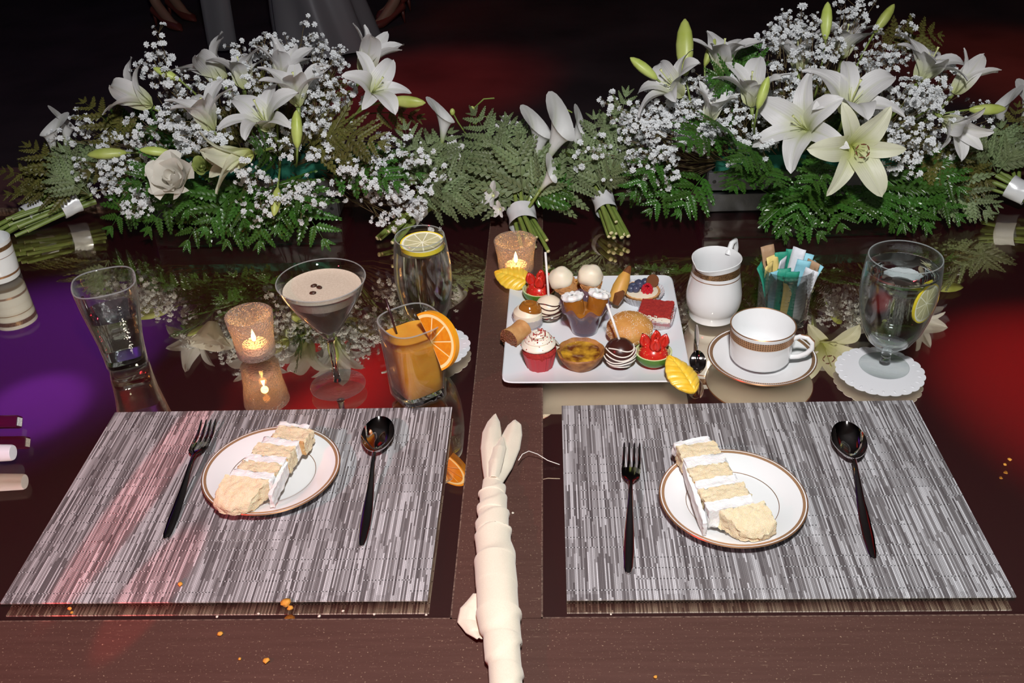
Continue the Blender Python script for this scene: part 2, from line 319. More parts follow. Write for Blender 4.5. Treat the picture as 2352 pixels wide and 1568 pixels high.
# ------------------------------------------------------------------ mesh helpers
class MB:
    def __init__(s): s.v = []; s.f = []; s.mi = []; s.sm = True; s.at = None
    def add(s, vs, fs, mi=0):
        b = len(s.v); s.v += [tuple(p) for p in vs]; s.f += [tuple(i + b for i in f) for f in fs]; s.mi += [mi] * len(fs); return s
    def box(s, x0, x1, y0, y1, z0, z1, mi=0):
        return s.add([(x0,y0,z0),(x1,y0,z0),(x1,y1,z0),(x0,y1,z0),(x0,y0,z1),(x1,y0,z1),(x1,y1,z1),(x0,y1,z1)],
                     [(0,3,2,1),(4,5,6,7),(0,1,5,4),(1,2,6,5),(2,3,7,6),(3,0,4,7)], mi)
    def loft(s, rings, closed=True, cap0=True, cap1=True, mi=0):
        n = len(rings[0]); vs = [p for r in rings for p in r]; fs = []
        m = n if closed else n - 1
        for i in range(len(rings) - 1):
            for j in range(m):
                k = (j + 1) % n; fs.append((i*n+j, i*n+k, (i+1)*n+k, (i+1)*n+j))
        if cap0 and closed: fs.append(tuple(reversed(range(n))))
        if cap1 and closed: fs.append(tuple(range((len(rings)-1)*n, len(rings)*n)))
        return s.add(vs, fs, mi)
    def lathe(s, prof, n=32, cx=0, cy=0, fn=None, mi=0, cap0=True, cap1=True):
        rings = []
        for (r, z) in prof:
            ring = []
            for j in range(n):
                a = 2 * PI * j / n; rr = max(r, 1e-5); zz = z
                if fn: rr, zz = fn(rr, zz, a)
                ring.append((cx + rr * math.cos(a), cy + rr * math.sin(a), zz))
            rings.append(ring)
        return s.loft(rings, True, cap0, cap1, mi)
    def tube(s, path, rad, n=6, mi=0, cap=True):
        path = [Vector(p) for p in path]; rings = []; prev = None
        for i, p in enumerate(path):
            t = (path[min(i+1, len(path)-1)] - path[max(i-1, 0)])
            t = t.normalized() if t.length > 1e-9 else Vector((0,0,1))
            if prev is None:
                a = Vector((0,0,1)) if abs(t.z) < 0.9 else Vector((1,0,0)); nrm = t.cross(a).normalized()
            else:
                nrm = prev - t * prev.dot(t); nrm = nrm.normalized() if nrm.length > 1e-6 else t.orthogonal().normalized()
            prev = nrm; b = t.cross(nrm)
            r = rad[i] if isinstance(rad, (list, tuple)) else rad
            rings.append([p + (nrm * math.cos(2*PI*j/n) + b * math.sin(2*PI*j/n)) * r for j in range(n)])
        return s.loft(rings, True, cap, cap, mi)
    def grid(s, fn, nu, nv, mi=0, flip=False):
        vs = [fn(i / nu, j / nv) for i in range(nu + 1) for j in range(nv + 1)]; fs = []
        for i in range(nu):
            for j in range(nv):
                q = (i*(nv+1)+j, (i+1)*(nv+1)+j, (i+1)*(nv+1)+j+1, i*(nv+1)+j+1)
                fs.append(tuple(reversed(q)) if flip else q)
        return s.add(vs, fs, mi)
    def ball(s, c, r, n=12, m=8, sz=1.0, mi=0, fn=None):
        rings = []
        for i in range(m + 1):
            t = PI * i / m; ring = []
            for j in range(n):
                a = 2*PI*j/n; d = Vector((math.sin(t)*math.cos(a), math.sin(t)*math.sin(a), -math.cos(t)))
                k = r * (fn(d) if fn else 1.0)
                ring.append((c[0]+d.x*max(k,1e-5), c[1]+d.y*max(k,1e-5), c[2]+d.z*k*sz))
            rings.append(ring)
        return s.loft(rings, True, False, False, mi)
    def prism(s, pts, z0, z1, mi=0):
        n = len(pts)
        return s.add([(p[0],p[1],z0) for p in pts] + [(p[0],p[1],z1) for p in pts],
                     [tuple(reversed(range(n))), tuple(range(n, 2*n))] + [(i, (i+1)%n, n+(i+1)%n, n+i) for i in range(n)], mi)
    def mesh(s, name, mats, smooth=True, angle=None):
        me = bpy.data.meshes.new(name); me.from_pydata(s.v, [], s.f)
        mats = mats if isinstance(mats, (list, tuple)) else [mats]
        for m in mats: me.materials.append(MT[m] if isinstance(m, str) else m)
        for p, k in zip(me.polygons, s.mi): p.material_index = k
        if s.at:
            for an, vals in s.at.items():
                a = me.attributes.new(an, 'FLOAT', 'POINT'); a.data.foreach_set('value', vals)
        bm = bmesh.new(); bm.from_mesh(me)
        bmesh.ops.remove_doubles(bm, verts=bm.verts, dist=2e-5)
        if not s.at: bmesh.ops.recalc_face_normals(bm, faces=bm.faces)
        if smooth and angle:
            for e in bm.edges:
                if len(e.link_faces) == 2 and e.calc_face_angle(0) > math.radians(angle): e.smooth = False
        bm.to_mesh(me); bm.free()
        if smooth: me.polygons.foreach_set('use_smooth', [True] * len(me.polygons))
        me.update(); return me

def obj(name, me, parent=None, mw=None, loc=None):
    o = bpy.data.objects.new(name, me); C.objects.link(o)
    if parent is not None: o.parent = parent
    if mw is not None: o.matrix_local = mw
    elif loc is not None: o.location = loc
    return o
def part(name, mb, mat, parent, smooth=True, angle=35, mw=None, loc=None):
    return obj(name, mb.mesh(name, mat, smooth, angle), parent, mw, loc)
def tag(o, label, cat, group=None):
    o['label'] = label; o['category'] = cat
    if group: o['group'] = group
    return o
def thing(name, label, cat, loc=(0,0,0), rz=0.0, group=None):
    o = bpy.data.objects.new(name, None); C.objects.link(o); o.empty_display_size = 0.02
    o.location = loc; o.rotation_euler = (0, 0, rz); return tag(o, label, cat, group)
def struct(name, mb, mat, smooth=False):
    o = obj(name, mb.mesh(name, mat, smooth, 35)); o['kind'] = 'structure'; return o
def copy_tree(o, parent=None):
    c = o.copy(); C.objects.link(c)
    if parent is not None: c.parent = parent; c.matrix_parent_inverse = o.matrix_parent_inverse.copy()
    for ch in o.children: copy_tree(ch, c)
    return c
def frame(origin, ydir, zhint, sx=1.0, sy=None, sz=None):
    """matrix with +Y along ydir and +Z near zhint"""
    y = Vector(ydir).normalized(); z = Vector(zhint); z = z - y * z.dot(y)
    z = z.normalized() if z.length > 1e-6 else y.orthogonal().normalized()
    x = y.cross(z); sy = sx if sy is None else sy; sz = sx if sz is None else sz
    o = Vector(origin)
    return Matrix(((x.x*sx, y.x*sy, z.x*sz, o.x), (x.y*sx, y.y*sy, z.y*sz, o.y), (x.z*sx, y.z*sy, z.z*sz, o.z), (0,0,0,1)))
def fz(v, k, s=1.0): return noise.noise(Vector((v[0]*k + s*7.1, v[1]*k - s*3.3, v[2]*k + s)))
def rough_block(dx, dy, dz, nx, ny, nz, amp, k, seed, shear=None):
    """a box cut into a grid and roughened by noise (crumb of cake)"""
    bm = bmesh.new(); bmesh.ops.create_cube(bm, size=1.0)
    ex = [e for e in bm.edges if abs(e.verts[0].co.x - e.verts[1].co.x) > 0.5]; bmesh.ops.subdivide_edges(bm, edges=ex, cuts=nx, use_grid_fill=True)
    ex = [e for e in bm.edges if abs(e.verts[0].co.y - e.verts[1].co.y) > 0.5]; bmesh.ops.subdivide_edges(bm, edges=ex, cuts=ny, use_grid_fill=True)
    ex = [e for e in bm.edges if abs(e.verts[0].co.z - e.verts[1].co.z) > 0.5]; bmesh.ops.subdivide_edges(bm, edges=ex, cuts=nz, use_grid_fill=True)
    mb = MB()
    for v in bm.verts:
        p = Vector((v.co.x*dx, v.co.y*dy, v.co.z*dz + dz/2))
        if shear: p = shear(p)
        d = Vector((fz(p, k, seed), fz(p, k, seed + 5), fz(p, k, seed + 9))) + 0.5 * Vector((fz(p, k*3.1, seed), fz(p, k*3.1, seed + 5), fz(p, k*3.1, seed + 9)))
        mb.v.append(tuple(p + d * amp))
    bm.verts.index_update()
    for f in bm.faces: mb.f.append(tuple(v.index for v in f.verts)); mb.mi.append(0)
    bm.free(); return mb

# ------------------------------------------------------------------ setting
struct('floor', MB().box(-7, 7, -4, 11, -0.80, -0.75), M('dark_hall_carpet', (0.10, 0.075, 0.085), 0.85, col2=(0.035, 0.028, 0.035), nscale=2.4, ncon=0.8))
struct('ceiling', MB().box(-7, 7, -4, 11, 2.40, 2.45), M('dark_hall_ceiling', (0.30, 0.30, 0.32), 0.9))
struct('wall_back', MB().box(-7, 7, 11, 11.1, -0.75, 2.4), M('dark_hall_wall', (0.06, 0.055, 0.06), 0.9))
wm = bpy.data.materials['dark_hall_wall']
struct('wall_left', MB().box(-7.1, -7, -4, 11, -0.75, 2.4), wm)
struct('wall_right', MB().box(7, 7.1, -4, 11, -0.75, 2.4), wm)
struct('wall_front', MB().box(-7, 7, -4.1, -4, -0.75, 2.4), wm)

# ------------------------------------------------------------------ table
tb = thing('banquet_table', 'long brown wooden banquet table with smoked mirror glass panels set into its top', 'table', (-0.068, 1.28, -0.75))
TO = Vector((0.068, -1.28, 0.75))
def tpart(name, mb, mat, angle=35, smooth=False, parent=None):
    o = part(name, mb, mat, parent or tb, smooth, angle)
    if parent is None: o.location = TO
    return o
XL, XR, SL, SR, YF, YB = -1.75, 1.62, -0.117, -0.020, 0.733, 1.826
tpart('front_rail', MB().box(XL - .1, XR + .1, 0.52, YF, -0.045, 0.0), 'wood')
tpart('centre_rail', MB().box(SL, SR, YF + .0008, YB, -0.045, 0.0), 'wood')
tpart('back_rail', MB().box(XL - .1, XR + .1, YB, YB + .213, -0.045, 0.0), 'wood')
tpart('end_rail', MB().box(XL - .1, XL, YF, YB, -0.045, 0.0), 'wood')
tpart('end_rail', MB().box(XR, XR + .1, YF, YB, -0.045, 0.0), 'wood')
for (x0, x1) in ((XL, SL), (SR, XR)):
    mp = tpart('mirror_panel', MB().box(x0, x1, YF, YB, -0.020, -0.009), 'mirror')
    tpart('glass_pane', MB().box(x0 + .0016, x1 - .0016, YF + .0016, YB - .0016, -0.0012, -0.0001), 'pane')
    e = MB(); t = .0016
    for q in ((x0, x1, YF, YF + t), (x0, x1, YB - t, YB), (x0, x0 + t, YF, YB), (x1 - t, x1, YF, YB)): e.box(*q, -0.009, 0.0002)
    tpart('edge_trim', e, 'groove')
for x in (XL, XR):
    for y in (0.60, 1.96):
        tpart('leg', MB().box(x - .035, x + .035, y - .035, y + .035, -0.75, -0.045), 'wood')
tpart('apron', MB().box(XL, XR, 0.60, 0.62, -0.13, -0.045), 'wood')
tpart('apron', MB().box(XL, XR, 1.94, 1.96, -0.13, -0.045), 'wood')

# ------------------------------------------------------------------ placemats
def placemat(x, y, wdt, dpt, label):
    o = obj('placemat', MB().box(-wdt/2, wdt/2, -dpt/2, dpt/2, 0, 0.0018).mesh('placemat', 'weave', False), None, None, (x, y, 0.0003))
    return tag(o, label, 'placemat', 'woven placemats')
placemat(-0.3868, 0.936, 0.4826, 0.3556, 'grey woven placemat in front of the orange drink and martini glass')
placemat(0.2492, 0.935, 0.4826, 0.3556, 'grey woven placemat in front of the teacup and dessert plate')
ZM = 0.0021

# ------------------------------------------------------------------ side plates and cake
def side_plate(x, y, label):
    t = thing('side_plate', label, 'plate', (x, y, ZM), 0, 'gold-rimmed cake plates')
    pr = [(0.0, 0.0020), (0.045, 0.0020), (0.050, 0.0), (0.0525, 0.0), (0.056, 0.004), (0.068, 0.0105), (0.0868, 0.0148), (0.0875, 0.0160), (0.0868, 0.0168), (0.068, 0.0128), (0.056, 0.0068), (0.050, 0.0048), (0.0, 0.0044)]
    b = part('plate_body', MB().lathe(pr, 72), 'china', t, True, 60)
    part('gold_edge', MB().lathe([(0.0862, 0.0168), (0.0870, 0.0172), (0.0880, 0.0160), (0.0870, 0.0148)], 72, cap0=False, cap1=False), 'gold', t)
    part('key_border', MB().lathe([(0.0815, 0.0159), (0.0848, 0.0168)], 72, cap0=False, cap1=False), 'rimband', t)
    part('gold_ring', MB().lathe([(0.0548, 0.0066), (0.0556, 0.0070)], 72, cap0=False, cap1=False), 'gold', t)
    return t
side_plate(-0.3655, 0.967, 'round white gold-rimmed plate under cake, between cutlery on the placemat by the orange drink')
side_plate(0.2105, 0.9045, 'round white gold-rimmed plate under cake, between cutlery on the placemat by the teacup')

def cake(x, y, rz, lean, flip, label, seed, specs):
    """slice lying on its cut side: local +Y from bottom tier to top"""
    t = thing('cake_slice', label, 'cake', (x, y, ZM + 0.0170), rz, 'slices of layered white cake')
    yy = 0.0; rnd = random.Random(seed)
    for i, (kind, ln, wd, hh, off, tw) in enumerate(specs):
        def sh(p, yy=yy, ln=ln, i=i, hh=hh, wd=wd):
            gy = max(0.0, p.y + yy + ln/2); z = p.z
            if i == 0:   # crumbled foot of the slice: rounded, worn and lower
                q = min(1.0, gy / ln); z *= .30 + .70 * q ** .5; p = Vector((p.x * (.80 + .20 * q ** .6) + .010 * (1 - q) * flip * -1, p.y + .007 * (abs(p.x) / wd * 2) ** 2 * (1 - q), z))
            return Vector((p.x, p.y, z + gy * lean))
        if kind == 's':
            mb = rough_block(wd, ln, hh, 18, 14, 8, 0.0024 if i == 0 else 0.0021, 175 if i == 0 else 190, seed + i, sh)
            o = part('sponge_layer', mb, 'sponge', t, True, 80); o.location = (off, yy + ln/2, 0); o.rotation_euler = (0, 0, tw)
            if i:
                cr = rough_block(wd * .97, 0.0022, hh * .97, 10, 1, 4, 0.0009, 200, seed + i, sh)
                c2 = part('crust', cr, 'crust', o, True, 80); c2.location = (0, -ln/2, 0.0004)
        else:
            mb = rough_block(wd, ln, hh, 14, 4, 6, 0.0019, 150, seed + i, sh)
            o = part('icing_layer', mb, 'icing', t, True, 80); o.location = (off, yy + ln/2, 0); o.rotation_euler = (0, 0, tw)
        yy += ln - 0.0008
    L = yy
    mb = rough_block(0.005, L * 0.78, 0.0195, 2, 22, 6, 0.0016, 140, seed + 40, lambda p: Vector((p.x, p.y, p.z + max(0, p.y + L/2) * lean)))
    o = part('side_icing', mb, 'icing', t, True, 80); o.location = (flip * (0.0295), L * 0.52, 0.0); o.rotation_euler = (0, 0, 0.10 * flip)
    return t
LA = [('s', .040, .056, .026, -.002, 0.0), ('i', .014, .055, .025, .001, .02), ('s', .020, .053, .024, .003, .02), ('i', .013, .052, .024, .004, .03), ('s', .024, .052, .023, .007, 0), ('i', .015, .050, .022, .008, 0), ('s', .027, .048, .021, .016, -.05), ('i', .010, .043, .019, .010, -.04)]
cake(-0.385, 0.878, -0.19, 0.02, 1, 'tall slice of vanilla layer cake lying on the plate behind the martini placemat fork', 3, LA)
LB = [('s', .034, .054, .026, .012, 0.06), ('i', .015, .056, .026, -.001, .05), ('s', .024, .056, .025, .000, .05), ('i', .017, .052, .024, -.002, .03), ('s', .026, .050, .023, -.003, 0), ('i', .018, .050, .023, -.002, 0), ('s', .026, .050, .022, -.003, -.02), ('i', .012, .046, .020, -.005, .04)]
cake(0.207, 0.822, 0.20, 0.02, -1, 'slice of vanilla layer cake with leaning tiers lying on the plate by the teacup', 11, LB)
bpy.data.objects['cake_slice']['label'] = 'vanilla layer cake slice with icing on its spoon-facing side, plate nearest the orange drink'

# ------------------------------------------------------------------ cutlery
def ribbon_solid(pts, th):
    """pts: list of (y, halfwidth, z) -> smooth flat bar along y, with rounded section"""
    rings = []
    for (y, hw, z) in pts:
        ring = []
        for j in range(10):
            a = 2*PI*j/10
            ring.append((hw * math.cos(a), y, z + th * math.sin(a)))
        rings.append(ring)
    return MB().loft(rings)
def heading(a, b): return math.atan2(b[1]-a[1], b[0]-a[0]) - PI/2
def fork(end, tip, label):
    L = math.hypot(tip[0]-end[0], tip[1]-end[1])
    t = thing('dinner_fork', label, 'fork', (end[0], end[1], ZM), heading(end, tip), 'dinner forks'); k = L / 0.226
    z = lambda y: 0.0022 + 0.010 * math.exp(-((y - 0.135) / 0.045) ** 2) + (0.006 if y > .2 else 0) * (y - .2) / .026
    hp = [(0.0, .0008), (.002, .0032), (.010, .0052), (.035, .0062), (.065, .0056), (.095, .0040), (.120, .0028), (.138, .0025), (.146, .0036), (.152, .0080), (.158, .0108), (.168, .0118), (.178, .0120)]
    part('handle', ribbon_solid([(y*k, w_, z(y)) for y, w_ in hp], 0.0013), 'steel', t)
    for i in range(4):
        x = (-1.5 + i) * 0.0066
        pts = [(.1765, .0022), (.186, .0021), (.20, .0019), (.215, .0016), (.224, .0012), (.2262, .0005)]
        mb = ribbon_solid([(y*k, w_, z(y) + (0.0 if y < .2 else 0)) for y, w_ in pts], 0.0010)
        o = part('tine', mb, 'steel', t); o.location = (x, 0, 0)
    return t
fork((-0.4705, 0.855), (-0.4815, 1.082), 'dark reflective steel fork on the placemat in front of the martini glass')
fork((0.0775, 0.793), (0.0985, 1.018), 'dark reflective steel fork on the placemat nearest the cream napkin and dessert plate')
def spoon(end, tip, label, name='table_spoon', k=1.0, z0=ZM):
    L = math.hypot(tip[0]-end[0], tip[1]-end[1])
    t = thing(name, label, 'spoon', (end[0], end[1], z0), heading(end, tip), 'table spoons' if name == 'table_spoon' else None)
    s = L / 0.235
    z = lambda y: 0.0018 + 0.0150 * math.exp(-((y - 0.150) / 0.044) ** 2)
    hp = [(0.0, .0008), (.002, .0030), (.012, .0048), (.035, .0064), (.065, .0064), (.095, .0046), (.120, .0033), (.140, .0027), (.156, .0027)]
    part('handle', ribbon_solid([(y*s, w_*k, z(y)) for y, w_ in hp], 0.0014), 'steel', t)
    bw, bl, cy = 0.0220*k, 0.0395, 0.1955
    def egg(a, f):
        yy = math.sin(a); wd = 1 - 0.16 * yy if yy < 0 else 1.0
        return (bw * f * math.cos(a) * (1.0 if yy > -0.2 else 1 - 0.18 * (-yy - .2)), (cy + bl * f * yy) * s)
    rings = []
    zc = lambda f, a: 0.0013 + 0.0140 * f ** 3.0 + (0.003 * max(0, -math.sin(a)) * f ** 3)
    for f in (0.02, .2, .4, .6, .78, .9, .97, 1.0): rings.append([egg(2*PI*j/36, f) + (zc(f, 2*PI*j/36) + .0007,) for j in range(36)])
    for f in (1.0, .97, .9, .78, .6, .4, .2, .02): rings.append([egg(2*PI*j/36, f) + (zc(f, 2*PI*j/36) - .0006,) for j in range(36)])
    part('bowl', MB().loft(rings), 'steel', t, True, 80)
    return t
spoon((-0.2315, 0.840), (-0.2392, 1.074), 'dark reflective table spoon on the placemat in front of the orange drink')
spoon((0.3545, 0.812), (0.3795, 1.048), 'dark reflective table spoon on the placemat in front of the water goblet and teacup')
spoon((0.222, 1.318), (0.204, 1.172), 'small teaspoon lying on the glass between the dessert plate and the saucer', 'teaspoon', 0.55, 0.0003)

# ------------------------------------------------------------------ rolled napkin
nap = thing('rolled_napkin', 'cream cloth napkin rolled tightly around cutlery, lying on the wooden rail', 'napkin', (-0.07, 0.80, 0.0003))
NP = [(-0.0805, 0.942, .0125), (-0.0795, 0.915, .0150), (-0.0775, 0.880, .0175), (-0.0755, 0.845, .0200), (-0.072, 0.80, .0215), (-0.068, 0.76, .0225), (-0.0645, 0.722, .0230), (-0.0600, 0.690, .0195), (-0.056, 0.655, .0170), (-0.052, 0.62, .0160), (-0.048, 0.585, .0150)]
def nap_at(s):
    f = s * (len(NP) - 1); i = min(int(f), len(NP) - 2); q = f - i; q = q * q * (3 - 2 * q)
    return [NP[i][k] * (1 - q) + NP[i+1][k] * q for k in range(3)]
rings = []
steps = [(.04, .10), (.16, .0), (.235, .0), (.30, .0), (.40, .0), (.46, 0), (.64, .0), (.76, 0), (.86, 0)]
for i in range(151):
    s = i / 150; x, y, r = nap_at(s); ring = []
    for j in range(36):
        a = 2*PI*j/36
        # overlapping spiral folds: each wrap stands proud, ending in a slanting hem
        FB = (-.2, .055, .135, .215, .29, .36, .655, .75, .865, 1.15)
        ps = s + .022 * math.cos(a) - .012 * math.sin(a) + .008 * fz((s * 5, math.cos(a), math.sin(a)), 1.3, 2)
        fi = max(k for k in range(len(FB) - 1) if FB[k] <= ps) if ps > FB[0] else 0
        saw = (ps - FB[fi]) / (FB[fi + 1] - FB[fi]); saw = min(.999, max(0, saw)); up_ = 1 - saw if s < .60 else saw
        hem = min(1.0, (1 - up_) / (.10 if s < .5 else .04))
        rr = r * (0.90 + 0.045 * fz((s*9, math.cos(a)*1.4, math.sin(a)*1.4), 1.0, 4)) + (.0040 if s < .6 else .0026) * (up_ ** 1.3) * hem
        ring.append((x + 0.07 + rr * math.cos(a) * 1.06, y - 0.80, r * 0.88 + rr * 0.92 * math.sin(a)))
    rings.append(ring)
zmin = min(p[2] for q in rings for p in q)
rings = [[(p[0], p[1], max(p[2], 0.0004)) for p in q] for q in rings]
part('cloth_roll', MB().loft(rings), 'linen', nap, True, 60)
def tail(rows, seed, name='folded_tail'):
    """rows: (y, x centre, half width, z centre, fold height) from the knot to the tip"""
    def fn(u, v):
        f = u * (len(rows) - 1); i = min(int(f), len(rows) - 2); q = f - i; q = q*q*(3-2*q)
        y, x, w_, z, fh = [rows[i][k] * (1-q) + rows[i+1][k] * q for k in range(5)]
        s = 2*v - 1
        return (x + s * w_, y + .003 * s * s * (1 - u), max(.0012, z + fh * (1 - s*s) + .0016 * fz((u*4, v*3, seed), 1.2, seed)))
    o = part(name, MB().grid(fn, 28, 14), 'linen', nap, True, 80)
    md = o.modifiers.new('thick', 'SOLIDIFY'); md.thickness = 0.0014; md.offset = 1
tail([(.136, -.0130, .0080, .012, .008), (.17, -.0150, .0110, .010, .010), (.21, -.0165, .0140, .008, .012), (.245, -.0165, .0135, .008, .011), (.268, -.0150, .0090, .009, .007), (.283, -.0135, .0012, .011, .001)], 3)
tail([(.136, -.0060, .0070, .012, .008), (.17, .0000, .0120, .007, .009), (.21, .0065, .0145, .006, .008), (.24, .0105, .0130, .006, .007), (.262, .0135, .0085, .007, .005), (.270, .0140, .0012, .008, .001)], 8)
tail([(.138, -.0095, .0060, .018, .006), (.17, -.0075, .0085, .018, .007), (.20, -.0045, .0080, .016, .006), (.228, -.0020, .0010, .013, .001)], 5)
tail([(-.045, -.018, .006, .010, .004), (-.062, -.024, .013, .007, .005), (-.078, -.026, .013, .005, .005), (-.092, -.021, .008, .006, .004), (-.104, -.014, .002, .010, .002)], 11, 'loose_corner')

th = MB().tube([(-0.049, 0.975, .0190), (-0.044, 0.985, .021), (-0.036, 0.9935, .019), (-0.025, 0.9945, .013), (-0.012, 0.990, .006), (0.0035, 0.985, .0028)], 0.00055, 5)
tag(obj('loose_thread', th.mesh('loose_thread', M('white_thread', (0.8, 0.78, 0.74), 0.7))), 'thin white loose thread arching from the napkin towards a placemat', 'thread')

# crumbs
rc = random.Random(5)
CR = [(-0.302, 0.7545, .0055, 0), (-0.2965, 0.748, .0035, 0), (-0.306, 0.677, .0034, 0), (-0.365, 0.713, .0030, 0), (-0.335, 0.680, .0018, 0), (-0.545, 0.750, .0024, 0), (-0.54, 0.744, .002, 0), (-0.43, 0.783, .0026, 0), (0.572, 0.985, .0024, 0), (0.562, 0.975, .0022, 0), (0.60, 0.99, .0018, 0), (-0.202, 0.739, .0016, 1), (-0.262, 0.737, .0018, 1), (-0.237, 0.744, .0016, 1), (-0.33, 0.741, .0016, 1), (-0.145, 0.738, .0014, 1), (-0.055, 0.897, .0017, 1), (0.055, 0.737, .0013, 1), (-0.375, 0.737, .0016, 1), (0.095, 0.655, .002, 0)]
MT['crumb'] = M('orange_pastry_crumb', (0.58, 0.22, 0.02), 0.7, col2=(0.75, 0.38, 0.06), nscale=300)
MT['crumbw'] = M('pale_sugar_crumb', (0.75, 0.66, 0.56), 0.7)
for i, (x, y, r, k) in enumerate(CR):
    z = (ZM if 0.758 < y < 1.11 and -0.628 < x < -0.146 else 0.0003)
    mb = MB().ball((0, 0, r * .55), r, 8, 5, 0.62, fn=lambda d, s=i: 1 + 0.55 * fz(d, 1.9, s))
    zmn = min(p[2] for p in mb.v); mb.v = [(p[0], p[1], p[2] - zmn) for p in mb.v]
    o = obj('crumb', mb.mesh('crumb', 'crumbw' if k else 'crumb', True), None, None, (x, y, z))
    lab = {0: 'largest orange pastry crumb, on the placemat edge in front of the cake plate', 1: 'orange pastry crumb touching the largest crumb below the placemat edge', 2: 'orange crumb on the front wooden rail below the largest crumb', 3: 'orange crumb on the wooden rail, alone below the fork handle', 4: 'speck of orange crumb on the wooden rail between two bigger crumbs', 7: 'orange crumb lying on the woven placemat below the fork', 16: 'pale crumb on the wooden rail beside the rolled napkin', 17: 'pale crumb on the glass strip in front of the teacup placemat', 19: 'orange crumb on the wooden rail in front of the teacup placemat'}
    tag(o, lab.get(i, 'tiny pale sugar crumb on the glass strip in front of the martini placemat' if k else ('orange crumb beside the outer edge of the teacup placemat' if x > 0 else 'orange crumb under the corner of the martini placemat')), 'crumb', 'white crumbs' if k else 'orange crumbs')

# ------------------------------------------------------------------ glassware
def super_ring(z, hw, n, rot, seg=48):
    ring = []
    for j in range(seg):
        a = 2*PI*j/seg; ca, sa = math.cos(a), math.sin(a)
        r = hw / (abs(ca)**n + abs(sa)**n) ** (1.0/n)
        ring.append((r*math.cos(a+rot), r*math.sin(a+rot), z))
    return ring
def square_glass(t, outer, wall, base, rot, gm_='glass'):
    """outer: (z, halfwidth, exponent) bottom to top"""
    mb = MB()
    rings = [super_ring(z, hw, n, rot) for z, hw, n in outer]
    inner = [super_ring(z, hw - wall, n, rot) for z, hw, n in reversed(outer) if z > base * 1.05]
    z, hw, n = [q for q in outer if q[0] > base * 1.05][0]
    inner.append(super_ring(base, hw - wall * 1.7, n, rot))
    top = outer[-1]
    rings.append(super_ring(top[0] + .0008, top[1] - wall / 2, top[2], rot))
    mb.loft(rings + inner)
    rr_ = super_ring(top[0] + .0004, top[1] - wall / 2, top[2], rot); part('rim', MB().tube(rr_ + rr_[:1], .0011, 6), 'rim', t)  # pale ring laid over the lip to draw its painted highlight
    return part('glass_wall', mb, gm_, t, True, 60)

# tumbler of water with a dark straw
t = thing('square_tumbler', 'clear square tumbler of water with a dark straw, in purple light near tied stems', 'glass', (-0.660, 1.250, 0.0003))
OUT = [(0.0, .0295, 4.5), (.004, .0305, 4.5), (.02, .0310, 4.2), (.045, .0330, 4.0), (.075, .0375, 3.6), (.105, .0420, 3.2), (.138, .0455, 2.9)]
square_glass(t, OUT, .0024, .016, 0.42, 'glass_b')
wr = [super_ring(z, hw - .0026, n, 0.42) for z, hw, n in [(.0165, .0300, 4.5), (.02, .0310, 4.2), (.045, .0330, 4.0), (.075, .0375, 3.6), (.088, .0394, 3.4)]]
part('water', MB().loft(wr), 'water', t, True, 60)
part('thick_base', MB().loft([super_ring(z, hw, 4.5, .42) for z, hw in ((.0012, .0272), (.003, .0284), (.0135, .0284), (.0150, .0270))]), 'thick', t, True, 60)
part('straw', MB().tube([(-.022, -.012, .020), (-.033, -.010, .120)], .0022, 8), 'straw', t)

# orange drink
t = thing('orange_cocktail', 'square tumbler of orange drink with an orange wedge on its rim and dark stirrer', 'drink', (-0.197, 1.149, 0.0003))
OUT = [(0.0, .0325, 4.8), (.003, .0340, 4.8), (.018, .0345, 4.6), (.05, .0360, 4.2), (.09, .0392, 3.6), (.124, .0422, 3.0)]
square_glass(t, OUT, .0022, .0165, 0.62)
jr = [super_ring(z, hw - .0024, n, .62) for z, hw, n in [(.017, .0340, 4.6), (.05, .0360, 4.2), (.09, .0392, 3.6), (.098, .0399, 3.5)]]
part('juice', MB().loft(jr), 'juice', t, True, 60)
part('thick_base', MB().loft([super_ring(z, hw, 4.6, .62) for z, hw in ((.001, .0305), (.003, .0318), (.0145, .0318), (.0158, .0300))]), 'thick', t, True, 60)
part('stirrer', MB().tube([(-.020, .006, .085), (-.033, .016, .150)], .0016, 8), 'straw', t)
def citrus(name, parent, mw, R, th, peel, pith, flesh, a0=0.0, a1=2*PI, nseg=9):
    o = obj(name, None, parent, mw) if False else None
    full = a1 - a0 > 6.2; n = 40
    def arcs(r0, r1, z0, z1):
        rings = []
        for i in range(n + (0 if full else 1)):
            a = a0 + (a1 - a0) * i / n
            rings.append([(r*math.cos(a), r*math.sin(a), z) for r, z in ((r0, z0), (r1, z0), (r1, z1), (r0, z1))])
        if full: rings.append(rings[0])
        return MB().loft(rings, True, not full, not full)
    p = obj('peel', arcs(R*.93, R, -th/2, th/2).mesh('peel', peel, True, 40), parent, mw)
    obj('pith', arcs(R*.83, R*.935, -th*.48, th*.48).mesh('pith', pith, True, 40), p)
    k = max(1, round(nseg * (a1 - a0) / (2*PI)))
    for i in range(k):
        b0 = a0 + (a1 - a0) * (i + .05) / k; b1 = a0 + (a1 - a0) * (i + .95) / k
        pts = [(R*.06*math.cos((b0+b1)/2), R*.06*math.sin((b0+b1)/2))] + [(R*.83*math.cos(b0 + (b1-b0)*q/6), R*.83*math.sin(b0 + (b1-b0)*q/6)) for q in range(7)]
        obj('segment', MB().prism(pts, -th*.47, th*.47).mesh('segment', flesh, True, 40), p)
    c = arcs(0.0, R*.83, -th*.40, th*.40); obj('membrane', c.mesh('membrane', pith, True, 40), p)
    return p
